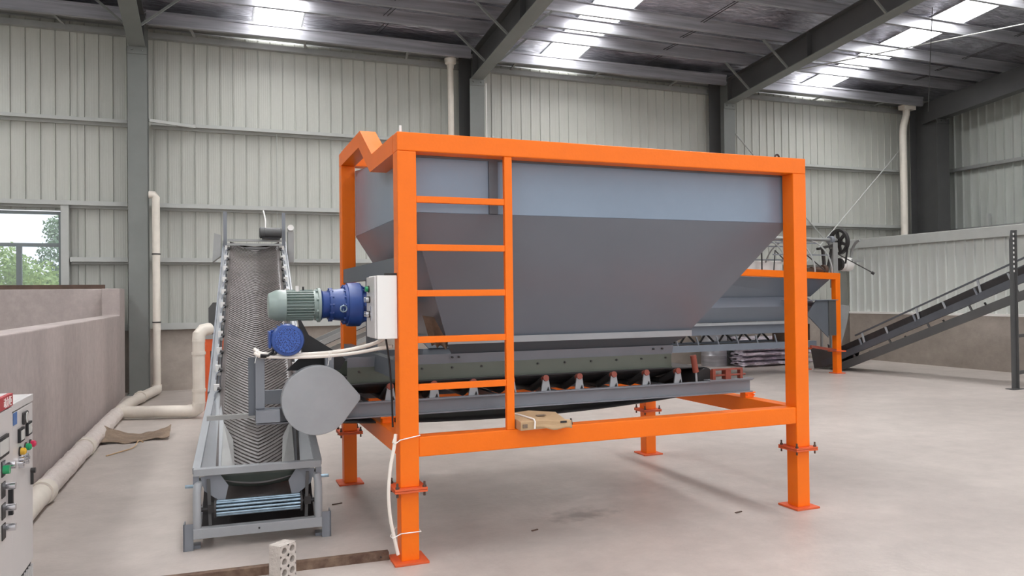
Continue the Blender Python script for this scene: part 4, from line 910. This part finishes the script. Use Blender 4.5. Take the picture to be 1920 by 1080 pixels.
c2 = thing('electrical_cabinet', 'pale grey electrical cabinet with red header sign, cut by the left picture edge', 'cabinet', (-1.03, 4.0, 0)); cg = cf+.006
obj('body', G().box(-1.17, cg-.02, 3.62, 4.345, .12, 1.163), 'cabinet', c2, bevel=.003)
hd = obj('header_sign', G().box(cg-.02, cg, 3.62, 4.345, 1.104, 1.163), 'red', c2, label='red header strip with white characters')
rot_text('动力柜', .050, 4.168, 1.113, cg+.0005, 'white', hd)
d2 = obj('door', G().box(cg-.02, cg-.001, 3.63, 4.335, .15, 1.098), 'cabinet', c2, bevel=.003)
ss = obj('display', G().box(cg, cg+.012, 4.03, 4.215, .896, .99), 'black', c2); obj('display_face', G().box(cg+.012, cg+.014, 4.045, 4.20, .91, .975), 'meter', ss)
obj('push_button', G().cyl((cg, 4.14, .835), (cg+.03, 4.14, .835), .02, 14), 'g_btn', c2)
for z in (.843, .747, .649, .556):
    kb = obj('knob', G().cyl((cg, 4.20, z), (cg+.04, 4.20, z), .017, 16), 'chrome', c2); obj('knob_plate', G().box(cg, cg+.004, 4.12, 4.18, z-.04, z+.03), 'iron', kb)
obj('handle', G().box(cg, cg+.018, 4.245, 4.265, .60, .73), 'black', c2)

# ------------------------------------------------------------------ small things on the floor
br = thing('cement_brick', 'pale perforated cement brick standing on end in front of the rusty bar', 'brick', (.36, 4.50, 0), R(40))
W2, D2, H2 = .118, .088, .24
obj('body', G().box(-W2/2, W2/2, -D2/2+.03, D2/2, 0, H2), 'brickm', br, local=True, bevel=.003)
g_ = G(); cw = W2/2; ch = H2/4
for i in range(2):
    for j in range(4):
        cx_, cz_ = -W2/2+cw*(i+.5), ch*(j+.5); y0, y1 = -D2/2, -D2/2+.0305
        out = []; inn = []
        for k in range(16):
            a = 2*math.pi*(k+.5)/16; c_, s_ = math.cos(a), math.sin(a); f = min(cw/2/abs(c_) if abs(c_) > 1e-6 else 9, ch/2/abs(s_) if abs(s_) > 1e-6 else 9)
            out.append((cx_+c_*f, y0, cz_+s_*f)); inn.append((cx_+c_*.0185, y0, cz_+s_*.0185))
        back = [(p[0], y1, p[2]) for p in inn]
        g_.add(out+inn+back, [(k, (k+1) % 16, (k+1) % 16+16, k+16) for k in range(16)]+[(k+16, (k+1) % 16+16, (k+1) % 16+32, k+32) for k in range(16)])
for q in ((-W2/2, -W2/2), (W2/2, W2/2)): g_.add([(q[0], -D2/2, 0), (q[0], -D2/2+.031, 0), (q[0], -D2/2+.031, H2), (q[0], -D2/2, H2)], [(0, 1, 2, 3)])
g_.add([(-W2/2, -D2/2, H2), (W2/2, -D2/2, H2), (W2/2, -D2/2+.031, H2), (-W2/2, -D2/2+.031, H2)], [(0, 1, 2, 3)])
obj('perforated_face', g_, 'brickm', br, local=True)
rb_ = thing('steel_angle_bar', 'rusty brown steel angle bar lying on the floor against the near left orange foot', 'steel bar', (.4, 4.72, 0))
g_ = G(); g_.bar((-.75, 4.765, .023), (1.0, 4.690, .023), .005, .046); g_.bar((-.75, 4.787, .047), (1.0, 4.712, .047), .048, .005); obj('angle', g_, 'rust', rb_)
g_ = G()
for x in (.02, .95, .42): bolt(g_, (x, 4.73-.043*x, .024), (0, -1, 0), .005, .004)
obj('hole', g_, 'black', rb_, kind='stuff')
def fn(u, v):
    x = -1.16+.70*u; y = 9.62+.42*v+.12*u; z = .01+.075*(2*u-1)**2*(.5+v)*.9+.05*v*(1-u)+.02*NZ.noise(Vector((u*7, v*5, 2))); return (x, y+.05*math.sin(u*11)*(1-v), max(.004, z))
tag(obj('cardboard_scrap', G().grid(fn, 26, 10, False), 'card_dark', solid=.006), 'curled torn scrap of brown cardboard on the floor beside the left pipe', 'cardboard scrap')
tag(obj('twine_scrap', G().tube(smooth([(-1.02, 8.95, .006), (-.92, 9.1, .008), (-.80, 9.3, .012), (-.76, 9.5, .05), (-.72, 9.55, .02)]), .006, 6), 'card'), 'pale frayed strip trailing in front of the cardboard scrap', 'strip')
for i, (x, y, l, a, lb) in enumerate(((2.02, 4.52+.35, .05, .2, 'tiny dark splinter on the floor right of the near left orange leg'), (3.55, 4.93-.25, .06, .1, 'dark scrap on the floor left of the right front orange foot'), (-.13, 6.45, .10, .7, 'thin dark twig on the floor between pipe and conveyor'),
     (1.95, 7.9, .06, 0, 'small dark chip on the floor seen below the feeder behind the ladder'), (.86, 6.10, .08, .2, 'brown chip beside the far left orange foot'))):
    tag(obj('floor_scrap', G().bar((x, y, .004), (x+l*math.cos(a), y+l*math.sin(a), .006), .012, .006), 'rustdark'), lb, 'debris')

# ------------------------------------------------------------------ trees outside the window
def tree(x, y, h, w, seed, m, label, n=2600):
    t = thing('tree', label, 'tree', (x, y, -.3)); rnd = random.Random(seed)
    obj('trunk', G().tube([(x, y, -.3), (x+.05, y, h*.3), (x, y+.05, h*.6)], [.12, .09, .05], 8), 'bark', t)
    g_ = G()
    cl = [(x+rnd.uniform(-w, w)*.7, y+rnd.uniform(-.8, .8), h*rnd.uniform(.25, .85), rnd.uniform(.35, .7)) for _ in range(14)]
    for k in range(n):
        cx_, cy_, cz_, r_ = cl[k % 14]; v = Vector((rnd.gauss(0, 1), rnd.gauss(0, 1), rnd.gauss(0, 1))).normalized()*r_*rnd.uniform(.5, 1.1)
        c_ = Vector((cx_, cy_, cz_))+v; d = Vector((rnd.uniform(-1, 1), rnd.uniform(-1, 1), rnd.uniform(-1, 1))).normalized(); e = d.orthogonal().normalized(); s = rnd.uniform(.035, .07)
        g_.add([c_-d*s, c_+e*s*.5, c_+d*s, c_-e*s*.5], [(0, 1, 2, 3)])
    obj('foliage', g_, m, t, kind='stuff')
tree(-3.85, 19.2, 2.75, .7, 3, 'leaf', 'bright green leafy tree seen through the lower right window pane', 9000)
tree(-5.6, 20.5, 3.6, .8, 5, 'leaf2', 'paler leafy tree seen through the left part of the window', 8000)
tree(-3.3, 22.5, 4.3, .35, 9, 'leaf2', 'distant pale tree seen at the right edge of the upper window pane', 5000)
bpy.context.view_layer.update()
GROUPS = {'steel_column': 'steel columns along the back wall', 'roof_beam': 'sloping roof beams', 'electrical_cabinet': 'electrical cabinets at the left edge',
          'downpipe': 'white plastic downpipes', 'brace_rod': 'thin brace rods', 'floor_scrap': 'small scraps on the floor', 'tree': 'trees outside the window', 'cable_conduit': 'white cable conduits'}
for o in list(COL.objects):
    b_ = o.name.split('.')[0]
    if o.parent is None and b_ in GROUPS and 'label' in o: o['group'] = GROUPS[b_]
bpy.context.view_layer.update()
